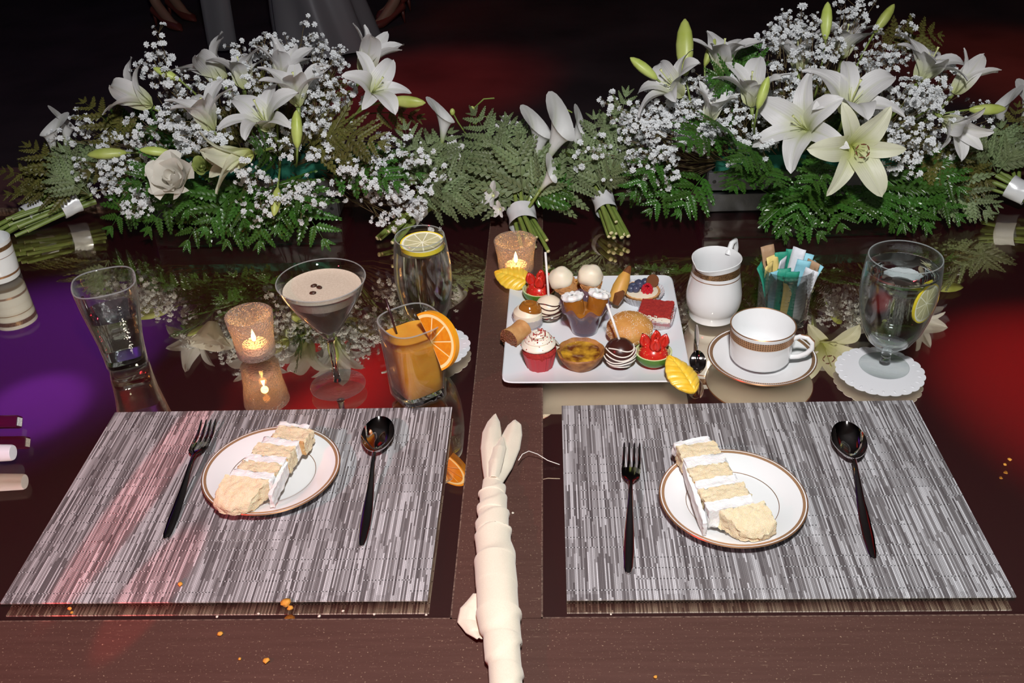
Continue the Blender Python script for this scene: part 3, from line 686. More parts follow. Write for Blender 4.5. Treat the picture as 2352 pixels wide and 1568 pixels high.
# wedge straddles the rim on the side away from the napkin's rail
citrus('orange_wedge', t, Matrix.Translation((.030, -.016, .100)) @ Matrix.Rotation(-.55, 4, 'Z') @ Matrix.Rotation(PI/2 - .25, 4, 'X') @ Matrix.Rotation(.62, 4, 'Z'), .042, .009, 'orange_peel', 'pith', 'orange_flesh', -PI*.52, PI*.52)

# espresso martini
t = thing('martini_glass', 'stemmed martini glass of foamy coffee cocktail with three coffee beans on top', 'drink', (-0.318, 1.174, 0.0003))
ou = [(0.0, 0.0), (.039, 0.0), (.0405, .0012), (.0390, .0024), (.020, .0042), (.007, .0080), (.0001, .0082)]
bo_ = [(0, .0790), (.0062, .082), (.018, .099), (.040, .132), (.0550, .160), (.0608, .1765)]
inn = [(.0612, .1774), (.0600, .1768), (.0540, .161), (.039, .134), (.017, .102), (.004, .089), (0, .088)]
part('bowl', MB().lathe(bo_ + inn, 64), 'glass', t, True, 70)
part('foot', MB().lathe(ou, 64), 'glass', t, True, 70)
part('rim', MB().tube([(.0608 * math.cos(2*PI*k/64), .0608 * math.sin(2*PI*k/64), .1772) for k in range(65)], .0008, 6), 'rim', t)  # added whitish ring, a painted bright outline for the bowl's lip
part('stem', MB().lathe([(0, .0084), (.0060, .0086), (.0044, .014), (.0040, .04), (.0042, .072), (.0060, .0788), (0, .0789)], 20), 'thick', t, True, 70)
part('cocktail', MB().lathe([(0, .0892), (.004, .0900), (.0165, .1030), (.0385, .1345), (.0485, .1522)], 48), 'coffee', t, True, 50)
part('foam', MB().lathe([(.0482, .1512), (.0540, .1642), (.0536, .1650), (.05, .1640), (.03, .1637), (0, .1639)], 56, cap0=False), 'foam', t, True, 50)
for i, (x, y, a) in enumerate([(-.012, .004, .5), (-.0035, -.001, -.6), (-.0095, -.016, .1)]):
    mb = MB().ball((0, 0, .0012), .0048, 14, 8, .42, fn=lambda d: 1.0 - .32 * math.exp(-(d.y / .10) ** 2) * (d.z > 0))
    mb.v = [(p[0], p[1] * .68, p[2]) for p in mb.v]
    o = part('coffee_bean', mb, 'bean', t); o.location = (x, y, .1645); o.rotation_euler = (0, 0, a)

# doilies and goblets
def doily(x, y, label, rz, R=.0625):
    mb = MB(); n = 22; seg = n * 8; ring = []
    for j in range(seg):
        a = 2*PI*j/seg; r = R * (1 - .045 + .045 * abs(math.sin(a * n / 2)) ** .6); ring.append((r*math.cos(a), r*math.sin(a)))
    mb.prism(ring, 0, .0009)
    o = obj('paper_doily', mb.mesh('paper_doily', 'paper', False), None, None, (x, y, .0003)); o.rotation_euler = (0, 0, rz)
    pet = MB().ball((0, 0, 0), .0022, 8, 5, .35).mesh('embossed_dot', 'paper')
    for k in range(n):
        a = 2*PI*(k + .5)/n
        obj('embossed_dot', pet, o, Matrix.Translation((R*.86*math.cos(a), R*.86*math.sin(a), .0009)) @ Matrix.Rotation(a, 4, 'Z') @ Matrix.Diagonal((1.5, .8, 1, 1)))
    return tag(o, label, 'doily', 'scalloped paper doilies')
doily(0.467, 1.187, 'scalloped white paper doily under the goblet with a lemon wedge', .1)
doily(-0.192, 1.272, 'scalloped white paper doily under the goblet with a floating lemon slice', .3)
def goblet(x, y, label, ou, inn, wat):
    t = thing('water_goblet', label, 'glass', (x, y, .0014), 0, 'stemmed water goblets')
    part('bowl', MB().lathe(ou + inn, 64), 'glass', t, True, 70); part('foot', MB().lathe(foot, 48), 'glass', t, True, 70); obj('stem', GST, t); part('rim', MB().tube([(inn[0][0] * math.cos(2*PI*k/64), inn[0][0] * math.sin(2*PI*k/64), inn[0][1] - .0002) for k in range(65)], .0008, 6), 'rim', t)  # last part is an added pale ring painting the lip's highlight
    part('water', MB().lathe(wat, 56), 'water', t, True, 50)
    return t
foot = [(0.0, 0.0), (.0335, 0.0), (.0350, .0012), (.0335, .0022), (.016, .0050), (.0075, .0095), (0, .0096)]
GST = MB().lathe([(0, .0098), (.0076, .0100), (.0062, .018), (.0074, .0268), (0, .0270)], 20).mesh('stem', 'thick')
ou = [(0, .0272), (.0078, .0276), (.016, .033), (.030, .046), (.041, .066), (.0475, .090), (.0515, .118), (.0520, .145), (.0500, .170), (.0485, .1785)]
inn = [(.0478, .1790), (.0472, .1785), (.0488, .170), (.0506, .145), (.0500, .118), (.0460, .090), (.039, .067), (.028, .049), (.010, .036), (0, .035)]
t = goblet(0.476, 1.198, 'round-bowled water goblet with a lemon wedge sunk against its side', ou, inn, [(0, .0355), (.010, .0366), (.0272, .0495), (.038, .0675), (.0400, .090), (.0380, .105), (.0375, .140), (.0400, .152), (.0488, .158), (.0486, .160)])
citrus('lemon_wedge', t, Matrix.Translation((.0265, -.0315, .124)) @ Matrix.Rotation(.42, 4, 'Z') @ Matrix.Rotation(PI/2 - .06, 4, 'X') @ Matrix.Rotation(-.30, 4, 'Z') @ Matrix.Diagonal((.78, 1.2, 1, 1)), .0245, .004, 'lemon_peel', 'lemon_pith', 'lemon_flesh')
ou = [(0, .0272), (.0078, .0276), (.014, .033), (.026, .046), (.0345, .066), (.0400, .092), (.0425, .118), (.0420, .145), (.0388, .172), (.0362, .1875)]
inn = [(.0355, .1880), (.0349, .1875), (.0376, .172), (.0408, .145), (.0412, .118), (.0386, .092), (.033, .067), (.024, .049), (.010, .036), (0, .035)]
t = goblet(-0.192, 1.275, 'tall water goblet with a round lemon slice floating on top, behind the orange drink', ou, inn, [(0, .0355), (.010, .0366), (.0232, .0495), (.032, .0675), (.0376, .092), (.0402, .118), (.0398, .145), (.0378, .166), (.0372, .1705)])
citrus('lemon_slice', t, Matrix.Translation((.003, .002, .1738)) @ Matrix.Rotation(.05, 4, 'X'), .0325, .0062, 'lemon_peel', 'lemon_pith', 'lemon_flesh')

# votive candles
def votive(x, y, h, label):
    t = thing('votive_candle', label, 'candle', (x, y, .0003), 0, 'lit votive candles')
    ou = [(0, 0), (.027, 0), (.0295, .002), (.0300, .012), (.0312, .035), (.0345, .055), (.0362, h)]
    inn = [(.0352, h + .0006), (.0342, h), (.0325, .055), (.0292, .035), (.028, .012), (.026, .006), (0, .006)]
    part('glass_cup', MB().lathe(ou + inn, 48), 'votive', t, True, 70)
    c = part('tea_light', MB().lathe([(0, .0066), (.0185, .0066), (.0190, .0075), (.0190, .0195), (.0183, .0200), (.0175, .0185), (0, .0182)], 32), 'wax', t, True, 40)
    part('wick', MB().tube([(0, 0, .018), (.0005, 0, .0245)], .0006, 6), 'wick', c)
    part('flame', MB().lathe([(0, .0225), (.0022, .0245), (.0034, .0290), (.0030, .0335), (.0016, .0390), (.0003, .0440)], 12), 'flame', c)
    l = bpy.data.lights.new('candle_light', 'POINT'); l.energy = 0.035; l.color = (1.0, .42, .10); l.shadow_soft_size = .006
    o = bpy.data.objects.new('candle_light', l); C.objects.link(o); o.location = (x, y, .050)
votive(-0.460, 1.262, .071, 'textured glass votive holding a lit tea light beside the martini glass')
votive(-0.064, 1.497, .066, 'textured glass votive with a lit tea light behind the dessert plate on the wooden rail')

# ------------------------------------------------------------------ coffee service
t = thing('saucer', 'round white saucer with gold patterned rim under the teacup', 'saucer', (0.302, 1.212, .0003))
part('saucer_body', MB().lathe([(0, .0014), (.034, .0014), (.037, 0), (.040, 0), (.043, .003), (.060, .0085), (.0772, .0135), (.0780, .0146), (.0772, .0155), (.060, .0110), (.043, .0060), (.036, .0038), (0, .0036)], 64), 'china', t, True, 60)
part('gold_edge', MB().lathe([(.0768, .0155), (.0776, .0159), (.0785, .0146), (.0776, .0133)], 64, cap0=False, cap1=False), 'gold', t)
part('key_border', MB().lathe([(.0705, .0138), (.0752, .0151)], 64, cap0=False, cap1=False), 'rimband', t)
t = thing('teacup', 'empty white porcelain teacup with a gold patterned band, standing on its saucer', 'cup', (0.299, 1.212, .0044))
part('cup_body', MB().lathe([(0, .001), (.025, .001), (.028, 0), (.0305, 0), (.0335, .0035), (.0405, .0075), (.0432, .012), (.0442, .030), (.0462, .0610), (.0465, .0632), (.0456, .0640), (.0448, .0632), (.0430, .030), (.0418, .013), (.036, .0085), (0, .0070)], 64), 'china', t, True, 60)
b = part('gold_band', MB().lathe([(.04535, .0), (.04635, .0125)], 64, cap0=False, cap1=False), 'cupband', t); b.location = (0, 0, .0455)
part('gold_edge', MB().lathe([(.0446, .0636), (.0456, .0645), (.0468, .0634)], 64, cap0=False, cap1=False), 'gold', t)
hd = [(.0448, 0, .050), (.053, 0, .0555), (.063, 0, .0555), (.0705, 0, .049), (.0715, 0, .040), (.066, 0, .031), (.055, 0, .0225), (.0432, 0, .0185)]
h = MB().tube(hd, [.0036, .0034, .0034, .0035, .0036, .0036, .0036, .0038], 10)
o = part('handle', h, 'china', t, True, 60); o.rotation_euler = (0, 0, -.42)
g = MB().tube([(p[0] + (.0026 if 1 <= i <= 5 else 0), 0, p[2] + (.0030 if i < 4 else -.001)) for i, p in enumerate(hd)], .0011, 6)
o2 = part('gold_line', g, 'gold', o)

t = thing('cream_jug', 'white porcelain cream jug with a pouring lip and gold band, behind the teacup', 'jug', (0.251, 1.352, .0003))
sp = math.radians(232)
def spout(rr, zz, a):
    if zz < .072: return rr, zz
    d = (a - sp + PI) % (2*PI) - PI; k = math.exp(-(d / .34) ** 2) * min(1, (zz - .072) / .030) ** 1.3
    dip = math.exp(-(d / .8) ** 2)
    return rr * (1 + .30 * k), zz - (.006 * dip if zz > .09 else 0) + .004 * k
pr = [(0, .0015), (.030, .0015), (.033, 0), (.0365, 0), (.0372, .004), (.0360, .010), (.0385, .014), (.0418, .022), (.0432, .032), (.0428, .044), (.0402, .060), (.0376, .076), (.0366, .090), (.0378, .1010), (.0382, .1024), (.0370, .1030), (.0360, .1015), (.0350, .090), (.0360, .076), (.0386, .060), (.0410, .044), (.041, .030), (.036, .014), (0, .010)]
part('jug_body', MB().lathe(pr, 72, fn=spout), 'china', t, True, 60)
part('gold_band', MB().lathe([(.03745, .0810), (.03735, .0860), (.03760, .0900), (.03805, .0950)], 72, fn=spout, cap0=False, cap1=False), 'creamband', t)
part('gold_line', MB().lathe([(.03835, .0745), (.03820, .0758)], 72, fn=spout, cap0=False, cap1=False), 'gold', t)
hp = [(.035, 0, .092), (.045, 0, .108), (.056, 0, .108), (.061, 0, .094), (.058, 0, .070), (.050, 0, .050), (.040, 0, .036)]
o = part('handle', MB().tube(hp, [.0045, .0042, .0042, .0042, .004, .004, .004], 10), 'china', t, True, 60); o.rotation_euler = (0, 0, math.radians(52))

t = thing('sugar_glass', 'smoky ribbed glass tumbler filled with sweetener packets', 'glass', (0.356, 1.335, .0003))
pr = [(0, 0), (.036, 0), (.0375, .002)]
for i in range(46):
    z = .004 + i * .002; pr.append((.0376 + .003 * i / 45 + (.0009 if i % 3 == 0 else (-.0004 if i % 3 == 1 else 0)), z))
def wob(rr, zz, a): return rr, zz + (.0012 * math.sin(a * 6) + .0009 * math.sin(a * 11 + zz * 300) if .004 < zz < .094 else 0)
part('glass_wall', MB().lathe(pr + [(.0402, .0965), (.0388, .0960), (.0360, .010), (.034, .006), (0, .006)], 64, fn=wob), 'ribglass', t, True, 70)
PKC = {'green': (0.02, 0.30, 0.20), 'blue': (0.28, 0.62, 0.74), 'yellow': (0.80, 0.62, 0.22), 'white': (0.72, 0.74, 0.80), 'brown': (0.42, 0.26, 0.15)}
for k, c in PKC.items(): MT['pk_' + k] = M(k + '_paper_packet', c, 0.6, col2=tuple(x * .88 for x in c), nscale=120, bump=.25, bscale=160)
MT['pk_print'] = M('dark_green_print', (0.01, 0.10, 0.07), 0.7)
PK = [('green', .004, -.026, .0, -.02, .108), ('green', -.012, -.024, .10, -.02, .106), ('blue', -.026, -.016, .35, -.10, .104), ('blue', .0, -.018, -.10, -.05, .098), ('yellow', -.029, -.004, .8, -.18, .110), ('yellow', -.020, .004, .5, -.1, .116), ('white', -.006, -.006, .9, -.1, .120), ('white', .004, .004, -.6, .1, .128), ('blue', .014, -.004, -.2, .12, .116), ('blue', .018, .008, -.35, .18, .118), ('brown', .026, -.006, -.7, .24, .116), ('brown', -.018, .018, .2, -.16, .128), ('green', -.008, .016, .1, -.05, .120), ('green', -.030, -.010, 1.1, -.24, .112), ('white', .028, -.016, -.5, .20, .106), ('blue', .031, -.002, -1.0, .26, .108), ('green', .008, .020, -.2, .05, .122), ('yellow', .002, -.030, .2, .0, .086)]
PKL = [
    'upright green packet with dark lettering, nearest the white packet at the teacup side',
    'green packet with dark lettering, leaning next to the pale blue front packet',
    'pale blue packet in front, leaning towards the cream jug',
    'pale blue packet low down, half hidden behind the lettered green packets',
    'yellow packet tilted over the rim on the cream jug side',
    'yellow packet standing upright in front of a brown one',
    'white packet in the middle, bent over behind the lettered green packets',
    'tall white packet sticking up in the centre of the ribbed glass',
    'wide pale blue packet leaning beside the tall white packet',
    'pale blue packet standing behind the tilted brown packet',
    'brown packet tilted over the rim on the goblet side',
    'tall brown packet sticking up at the crate side of the glass',
    'green packet standing behind the yellow packets',
    'green packet leaning out furthest over the cream jug side',
    'short white packet leaning at the rim below the tilted brown packet',
    'pale blue packet poking out past the tilted brown packet',
    'green packet at the back next to the tall white packet',
    'short yellow packet squeezed between the two lettered green packets',
]
for i, (c, x, y, rz, lean, top) in enumerate(PK):
    L = (top - .008) * .94
    def pk(u, v, lean=lean, i=i, L=L):
        bend = .010 * max(0, u - .72) ** 1.5 * (3 if i % 2 else -3)
        return ((v - .5) * .0205, bend + .0006 * math.sin(v * PI * 2 + i), u * L)
    mb = MB().grid(pk, 10, 4)
    o = obj('sweetener_packet', mb.mesh('sweetener_packet', 'pk_' + c, True), None, None)
    md = o.modifiers.new('thick', 'SOLIDIFY'); md.thickness = .0016
    hold = .80 if abs(x) + abs(y) > .02 else 1.0
    o.matrix_world = Matrix.Translation((.356 + x * .72 * hold, 1.335 + y * .72 * hold, .0075)) @ Matrix.Rotation(lean, 4, 'Y') @ Matrix.Rotation(-(y * 4.0), 4, 'X') @ Matrix.Rotation(rz, 4, 'Z')
    tag(o, PKL[i], 'packet', 'sweetener packets in the ribbed glass')
    if i < 2:
        for q, zz in enumerate((.86, .72, .60, .48, .36)):
            b = MB().box(-.0035, .0035 if q % 2 else .002, -.0022, -.0019, L * zz, L * zz + .0012).box(-.0035, -.0024, -.0022, -.0019, L * zz, L * zz + .0052)
            part('printed_letter', b, 'pk_print', o, False)

# porcelain cup cut by the frame, and toiletries
t = thing('porcelain_beaker', 'small white porcelain beaker with gold bands beside the tied stems', 'cup', (-0.992, 1.530, .0003))
part('beaker_body', MB().lathe([(0, .001), (.028, .001), (.030, 0), (.033, 0), (.0345, .003), (.0355, .03), (.0365, .068), (.0372, .0735), (.0362, .0742), (.0352, .0735), (.0342, .03), (.032, .006), (0, .005)], 56), 'china', t, True, 60)
part('gold_band', MB().lathe([(.03665, .0590), (.03705, .0668)], 56, cap0=False, cap1=False), 'creamband', t)
part('gold_line', MB().lathe([(.03605, .0460), (.03615, .0470)], 56, cap0=False, cap1=False), 'gold', t)
part('gold_line', MB().lathe([(.0349, .010), (.0351, .014)], 56, cap0=False, cap1=False), 'gold', t)
MT['tube'] = M('dark_plum_plastic', (0.060, 0.004, 0.030), 0.12, coat=.5)
MT['sticker'] = M('pale_sticker', (0.72, 0.74, 0.76), 0.5, col2=(0.45, 0.47, 0.5), nscale=420, ncon=1.4)
MT['plastic'] = M('white_plastic', (0.70, 0.70, 0.78), 0.32)
MT['print'] = M('purple_print', (0.05, 0.02, 0.16), 0.6)
t = thing('lip_gloss_tube', 'glossy dark plum square lip gloss tube with a white end sticker', 'lip gloss', (-0.830, 1.090, .0003), 0)
R45 = Matrix.Rotation(PI/4, 4, 'X')
mb = MB(); hw = .0088
rings = [super_ring(x, hw * k, 6, PI/4, 24) for x, k in ((-.10, .9), (-.098, 1), (-.002, 1), (0, .92))]
mb.loft([[(p[2] , p[0], p[1] + hw * 1.05) for p in r_] for r_ in rings])
b = part('tube_body', mb, 'tube', t, True, 40); b.location = (.078, -.005, 0)
s_ = MB().box(0, .0006, -.0058, .0058, -.0058, .0058); o = part('end_sticker', s_, 'sticker', t, False); o.matrix_local = Matrix.Translation((.0782, -.005, hw * 1.05)) @ Matrix.Rotation(PI/4, 4, 'X')
t = thing('spray_bottle', 'white plastic pocket spray bottle lying on its side with its cap on', 'bottle', (-0.836, 1.006, .0003), 0.02)
prf = [(0, -.09), (.0150, -.09), (.0160, -.086), (.0160, .004), (.0150, .006), (.0150, .016), (.0140, .018), (.0122, .020), (.0108, .058), (.0098, .0605), (0, .0608)]
mb = MB(); mb.lathe(prf, 36); mb.v = [(p[2], p[0], p[1] + .0161) for p in mb.v]
b = part('bottle_body', mb, 'plastic', t, True, 40); b.location = (.052, 0, 0)
mb = MB(); mb.lathe([(.0105, .0), (.0116, .002), (.0116, .007), (.0105, .009)], 36, cap0=False, cap1=False); mb.v = [(p[2], p[0] * 1.38, p[1] * 1.38 + .0161) for p in mb.v]
o = part('cap_collar', mb, 'plastic', t); o.location = (.056, 0, 0)
for q in range(4):
    o = part('printed_line', MB().box(-.012 + .002 * (q % 2), .0, -.0042 + q * .0026, -.0030 + q * .0026, .00005, .0003), 'print', t, False); o.location = (.052, 0, 0)

# ------------------------------------------------------------------ dessert plate and sweets
ZP = 0.0075
t = thing('dessert_platter', 'large square white platter with raised rim, carrying the sweets', 'plate', (0.060, 1.298, .0003), -.015)
def sq(hwx, hwy, z, n=24): return [(p[0] * hwx, p[1] * hwy, z) for p in super_ring(0, 1.0, n, 0, 200)]
part('platter_body', MB().loft([sq(.075, .08, .0), sq(.098, .112, .001), sq(.133, .1525, .0165), sq(.1345, .154, .0185), sq(.133, .1525, .0195), sq(.100, .114, .0075), sq(.080, .09, .0068), sq(.01, .01, .0068)]), 'ceramic', t, True, 40)

MT['leafy'] = M('yellow_mango_flesh', (0.86, 0.50, 0.02), 0.35, col2=(0.90, 0.62, 0.08), nscale=90, sss=.2, ssr=.004)
MT['choc'] = M('dark_chocolate', (0.050, 0.014, 0.010), 0.28, coat=.3)
MT['wchoc'] = M('white_chocolate', (0.82, 0.74, 0.58), 0.35, sss=.1)
MT['drizzle'] = M('white_drizzle', (0.84, 0.80, 0.72), 0.4)
MT['stick'] = M('white_paper_stick', (0.82, 0.80, 0.78), 0.6)
MT['cream'] = M('vanilla_cream', (0.82, 0.74, 0.58), 0.45, sss=.2, ssr=.005)
MT['whip'] = M('whipped_cream', (0.85, 0.85, 0.84), 0.5, bump=.3, bscale=160, sss=.15)
MT['caramel'] = M('glossy_caramel', (0.26, 0.085, 0.010), 0.12, col2=(0.36, 0.14, 0.02), nscale=60, coat=.6)
MT['wafer'] = M('baked_wafer', (0.52, 0.24, 0.08), 0.7, col2=(0.66, 0.36, 0.14), nscale=120, bump=.3, bscale=300)
MT['pastry'] = M('browned_pastry', (0.46, 0.21, 0.055), 0.6, col2=(0.17, 0.050, 0.014), nscale=70, ncon=1.0, bump=.4, bscale=250)
MT['custard'] = M('caramelised_custard', (0.14, 0.035, 0.010), 0.12, col2=(0.74, 0.42, 0.035), nscale=52, ncon=1.5, coat=.6)
MT['donut'] = M('fried_dough', (0.52, 0.22, 0.045), 0.6, col2=(0.66, 0.34, 0.09), nscale=60, bump=.3, bscale=300)
MT['sugar'] = M('sugar_grain', (0.85, 0.80, 0.72), 0.35)
MT['velvet'] = M('red_velvet_crumb', (0.30, 0.012, 0.012), 0.9, col2=(0.46, 0.03, 0.02), nscale=280, bump=.7, bscale=700)
MT['redcup'] = M('red_paper_case', (0.45, 0.02, 0.03), 0.45, spec=.6)
MT['frost'] = M('cream_cheese_frosting', (0.83, 0.78, 0.66), 0.45, sss=.2, ssr=.004)
MT['strawb'] = M('strawberry_flesh', (0.66, 0.035, 0.018), 0.25, col2=(0.48, 0.012, 0.012), nscale=80, coat=.4)
MT['seedy'] = M('strawberry_seed', (0.80, 0.50, 0.16), 0.5)
MT['lime'] = M('lime_peel', (0.075, 0.20, 0.020), 0.35, bump=.2, bscale=600)
MT['limein'] = M('lime_pith', (0.62, 0.66, 0.34), 0.7)
MT['blueb'] = M('blueberry_skin', (0.030, 0.030, 0.075), 0.35, col2=(0.10, 0.12, 0.20), nscale=90)
MT['raspb'] = M('raspberry', (0.55, 0.015, 0.03), 0.25, coat=.4)
MT['plumbowl'] = thin_glass('smoky_plum_plastic', (0.78, 0.72, 0.80), (0.38, 0.30, 0.44), 1.5, .05, frost=.16, fcol=(.50, .42, .58), boost=1.4)
MT['clearcup'] = thin_glass('clear_plastic_case', (0.94, 0.93, 0.95), (0.75, 0.72, 0.78), 1.5, .08, frost=.18, fcol=(.8, .76, .82), boost=1.6)
MT['papercase'] = M('white_paper_case', (0.78, 0.78, 0.82), 0.7, transl=.3)
MT['orangejelly'] = M('orange_jelly', (0.70, 0.20, 0.01), 0.12, coat=.6, sss=.3, ssr=.01)
MT['granola'] = M('toasted_flakes', (0.62, 0.34, 0.08), 0.7, col2=(0.44, 0.2, 0.04), nscale=200)
MT['choccrumb'] = M('cocoa_nibs', (0.20, 0.060, 0.025), 0.6)
MT['ganache'] = M('milk_chocolate', (0.17, 0.060, 0.022), 0.35)

def sweet(name, label, cat, x, y, z=ZP, rz=0, group=None): return thing(name, label, cat, (x, y, z), rz, group)
def leaf(mw, label):
    """leaf cut out of mango: thick lens with carved veins"""
    t = thing('fruit_leaf', label, 'fruit', (0, 0, 0), 0, 'carved mango leaves'); t.matrix_world = mw
    L, W = .068, .0235
    def top(u, v):
        s = 2*v - 1; y = (u - .5) * L; wd = W * (math.sin(PI * min(1, max(0, u)) ** .85) ** .75) * (1 + .02 * math.sin(u * 38))
        vein = .0016 * max(0, math.cos((u * 6.5 - abs(s) * 1.25) * 2 * PI)) ** 4 * (1 if abs(s) > .06 else 0)
        rib = .0022 * math.exp(-(s / .08) ** 2)
        return (s * wd, y, .0075 * (1 - abs(s) ** 2.5) * (math.sin(PI * u) ** .5) + .0012 - vein - rib + .0015)
    def bot(u, v):
        s = 2*v - 1; y = (u - .5) * L; wd = W * (math.sin(PI * u ** .85) ** .75) * (1 + .02 * math.sin(u * 38)); return (s * wd, y, 0.0)
    mb = MB().grid(top, 60, 24); mb.grid(bot, 60, 24, flip=True)
    n = 25
    part('carved_flesh', mb, 'leafy', t, True, 60)
    sk = MB()
    sk.grid(lambda u, v: tuple(Vector(bot(u, 0)).lerp(Vector(top(u, 0)), v)), 60, 1); sk.grid(lambda u, v: tuple(Vector(bot(u, 1)).lerp(Vector(top(u, 1)), v)), 60, 1, flip=True)
    part('cut_side', sk, 'leafy', t)
    return t
leaf(Matrix.Translation((-0.068, 1.437, .0260)) @ Matrix.Rotation(1.15, 4, 'Z') @ Matrix.Rotation(.10, 4, 'X') @ Matrix.Rotation(-.38, 4, 'Y'), 'carved yellow mango leaf on the platter rim nearest the votive candle')
leaf(Matrix.Translation((0.176, 1.148, .0265)) @ Matrix.Rotation(.55, 4, 'Z') @ Matrix.Rotation(.42, 4, 'X') @ Matrix.Rotation(.10, 4, 'Y'), 'carved yellow mango leaf on the platter corner nearest the saucer')

def limecup(x, y, label, sc_, seed):
    t = sweet('strawberry_lime_cup', label, 'fruit', x, y, ZP, 0, 'strawberries in lime cups')
    R = .0270 * sc_
    pr = [(0, .0)] + [(R * math.sin(a), R * .86 * (1 - math.cos(a))) for a in [i * PI/2/9 * 1.02 for i in range(1, 10)]]
    inner = [(R * .88 * math.sin(a), R * .86 - R * .80 * math.cos(a)) for a in [PI/2 - i * PI/2/7 for i in range(0, 8)]]
    part('lime_peel', MB().lathe(pr, 36), 'lime', t, True, 60) if False else None
    mb = MB(); mb.lathe(pr, 36, cap1=False)
    part('lime_peel', mb, 'lime', t, True, 60)
    part('lime_pith', MB().lathe([(R, R*.86), (R * .9, R * .88)] + inner[1:], 36, cap0=False), 'limein', t, True, 60)
    rnd = random.Random(seed)
    b = part('strawberry', MB().ball((0, 0, R * .72), R * .80, 18, 10, .95, fn=lambda d: 1 - .10 * d.z), 'strawb', t)
    for k, (dx, dy, tl) in enumerate([(-.011, .002, -.25), (.002, .010, .1), (.012, .000, .25), (.001, -.012, .02)]):
        pts = lambda u, v, k=k: ((v - .5) * .017 * sc_ * math.sin(PI * (.18 + .76 * u)) ** .8, .0045 * math.cos((v - .5) * PI) - .002, u * .021 * sc_)
        m = MB().grid(pts, 8, 6)
        o = part('strawberry_slice', m, 'strawb', t); o.matrix_local = Matrix.Translation((dx * sc_, dy * sc_, R * 1.18)) @ Matrix.Rotation(tl, 4, 'Y') @ Matrix.Rotation(rnd.uniform(-.3, .3), 4, 'Z')
        md = o.modifiers.new('thick', 'SOLIDIFY'); md.thickness = .0045
    sd = MB()
    for k in range(60):
        a = rnd.uniform(0, 2*PI); zz = rnd.uniform(-.2, .8); q = math.sqrt(1 - zz*zz)
        sd.ball((R*.8*q*math.cos(a)*(1-.1*zz), R*.8*q*math.sin(a)*(1-.1*zz), R*.72 + R*.76*zz), .0007, 5, 3)
    o = part('seeds', sd, 'seedy', b); o['kind'] = 'stuff'
    return t
limecup(0.143, 1.203, 'cut strawberry in a lime half, next to the dark chocolate cake pop', 1.0, 2)
limecup(-0.024, 1.392, 'cut strawberry in a lime half, next to the carved leaf by the votive', 1.0, 6)

def cakepop(x, y, label, body, stripe, stick_to, seed, R=.0235):
    t = sweet('cake_pop', label, 'cake pop', x, y, ZP, 0, 'cake pops on white sticks')
    b = part('cake_ball', MB().ball((0, 0, R * .96), R, 28, 16, .96, fn=lambda d: 1 + .02 * fz(d, 2, seed)), body, t)
    rnd = random.Random(seed)
    for k in range(6):
        zz = .62 - k * .24 + rnd.uniform(-.04, .04); pth = []
        a0, a1 = (-PI * .95, -PI * .05) if k % 2 else (-PI * .85, .1)
        for i in range(19):
            a = a0 + (a1 - a0) * i / 18; z2 = max(-.9, min(.93, zz + .10 * math.sin(i * .35 + k))); q = math.sqrt(1 - z2*z2)
            pth.append((R*1.012*q*math.cos(a), R*1.012*q*math.sin(a), R*.96 + R*.975*z2))
        part('drizzle', MB().tube(pth, .00095, 6), stripe, b)
    part('stick', MB().tube([(0, 0, R * 1.7), stick_to], .0019, 10), 'stick', t)
    return t
cakepop(0.0945, 1.202, 'dark chocolate cake pop with white drizzle, standing on its head with the stick up', 'choc', 'drizzle', (-.018, .030, .088), 3)
cakepop(-0.008, 1.335, 'white chocolate cake pop with dark drizzle, stick up, behind the red cupcake', 'wchoc', 'choc', (-.004, .034, .102), 8, .022)

# red velvet cupcake
t = sweet('red_velvet_cupcake', 'red velvet cupcake in a red paper case with swirled frosting and crumbs', 'cupcake', -0.0225, 1.2055)
part('paper_case', MB().lathe([(0, 0), (.0185, 0), (.0192, .001), (.0245, .0255), (.0240, .0258), (.0185, .003), (0, .003)], 80, fn=lambda r, z, a: (r * (1 + (.022 if r > .018 else 0) * (1 if math.sin(a * 40) > 0 else -1)), z)), 'redcup', t, True, 30)
part('cake_crumb', MB().lathe([(0, .004), (.0185, .004), (.0238, .0245), (.0252, .0290), (.0235, .034), (0, .036)], 40, fn=lambda r, z, a: (r * (1 + .025 * fz((math.cos(a)*3, math.sin(a)*3, z*90), 1, 2)), z)), 'velvet', t)
fr_ = []
def swirl(u, v):
    tt = v * 2 * PI * 3.3; k = v; rad = .0185 * (1 - k) ** .62 + .0015; z = .0325 + .027 * k; tr = .0088 * (1 - .62 * k)
    a = u * 2 * PI; rr = tr * (1 + .13 * math.cos(5 * a))
    return ((rad + rr * math.cos(a)) * math.cos(tt), (rad + rr * math.cos(a)) * math.sin(tt), z + rr * math.sin(a) * .85)
f = part('frosting_swirl', MB().grid(swirl, 20, 90), 'frost', t, True, 70)
part('frosting_core', MB().lathe([(0, .033), (.020, .033), (.016, .044), (.006, .056), (0, .060)], 24), 'frost', f)
rnd = random.Random(4); cm = MB()
for k in range(170):
    v = rnd.random() ** .6; q = swirl(rnd.uniform(-.05, .40), v); r0 = rnd.uniform(.0005, .0013)
    cm.ball(q, r0, 5, 3)
o = part('red_crumbs', cm, 'velvet', t); o['kind'] = 'stuff'

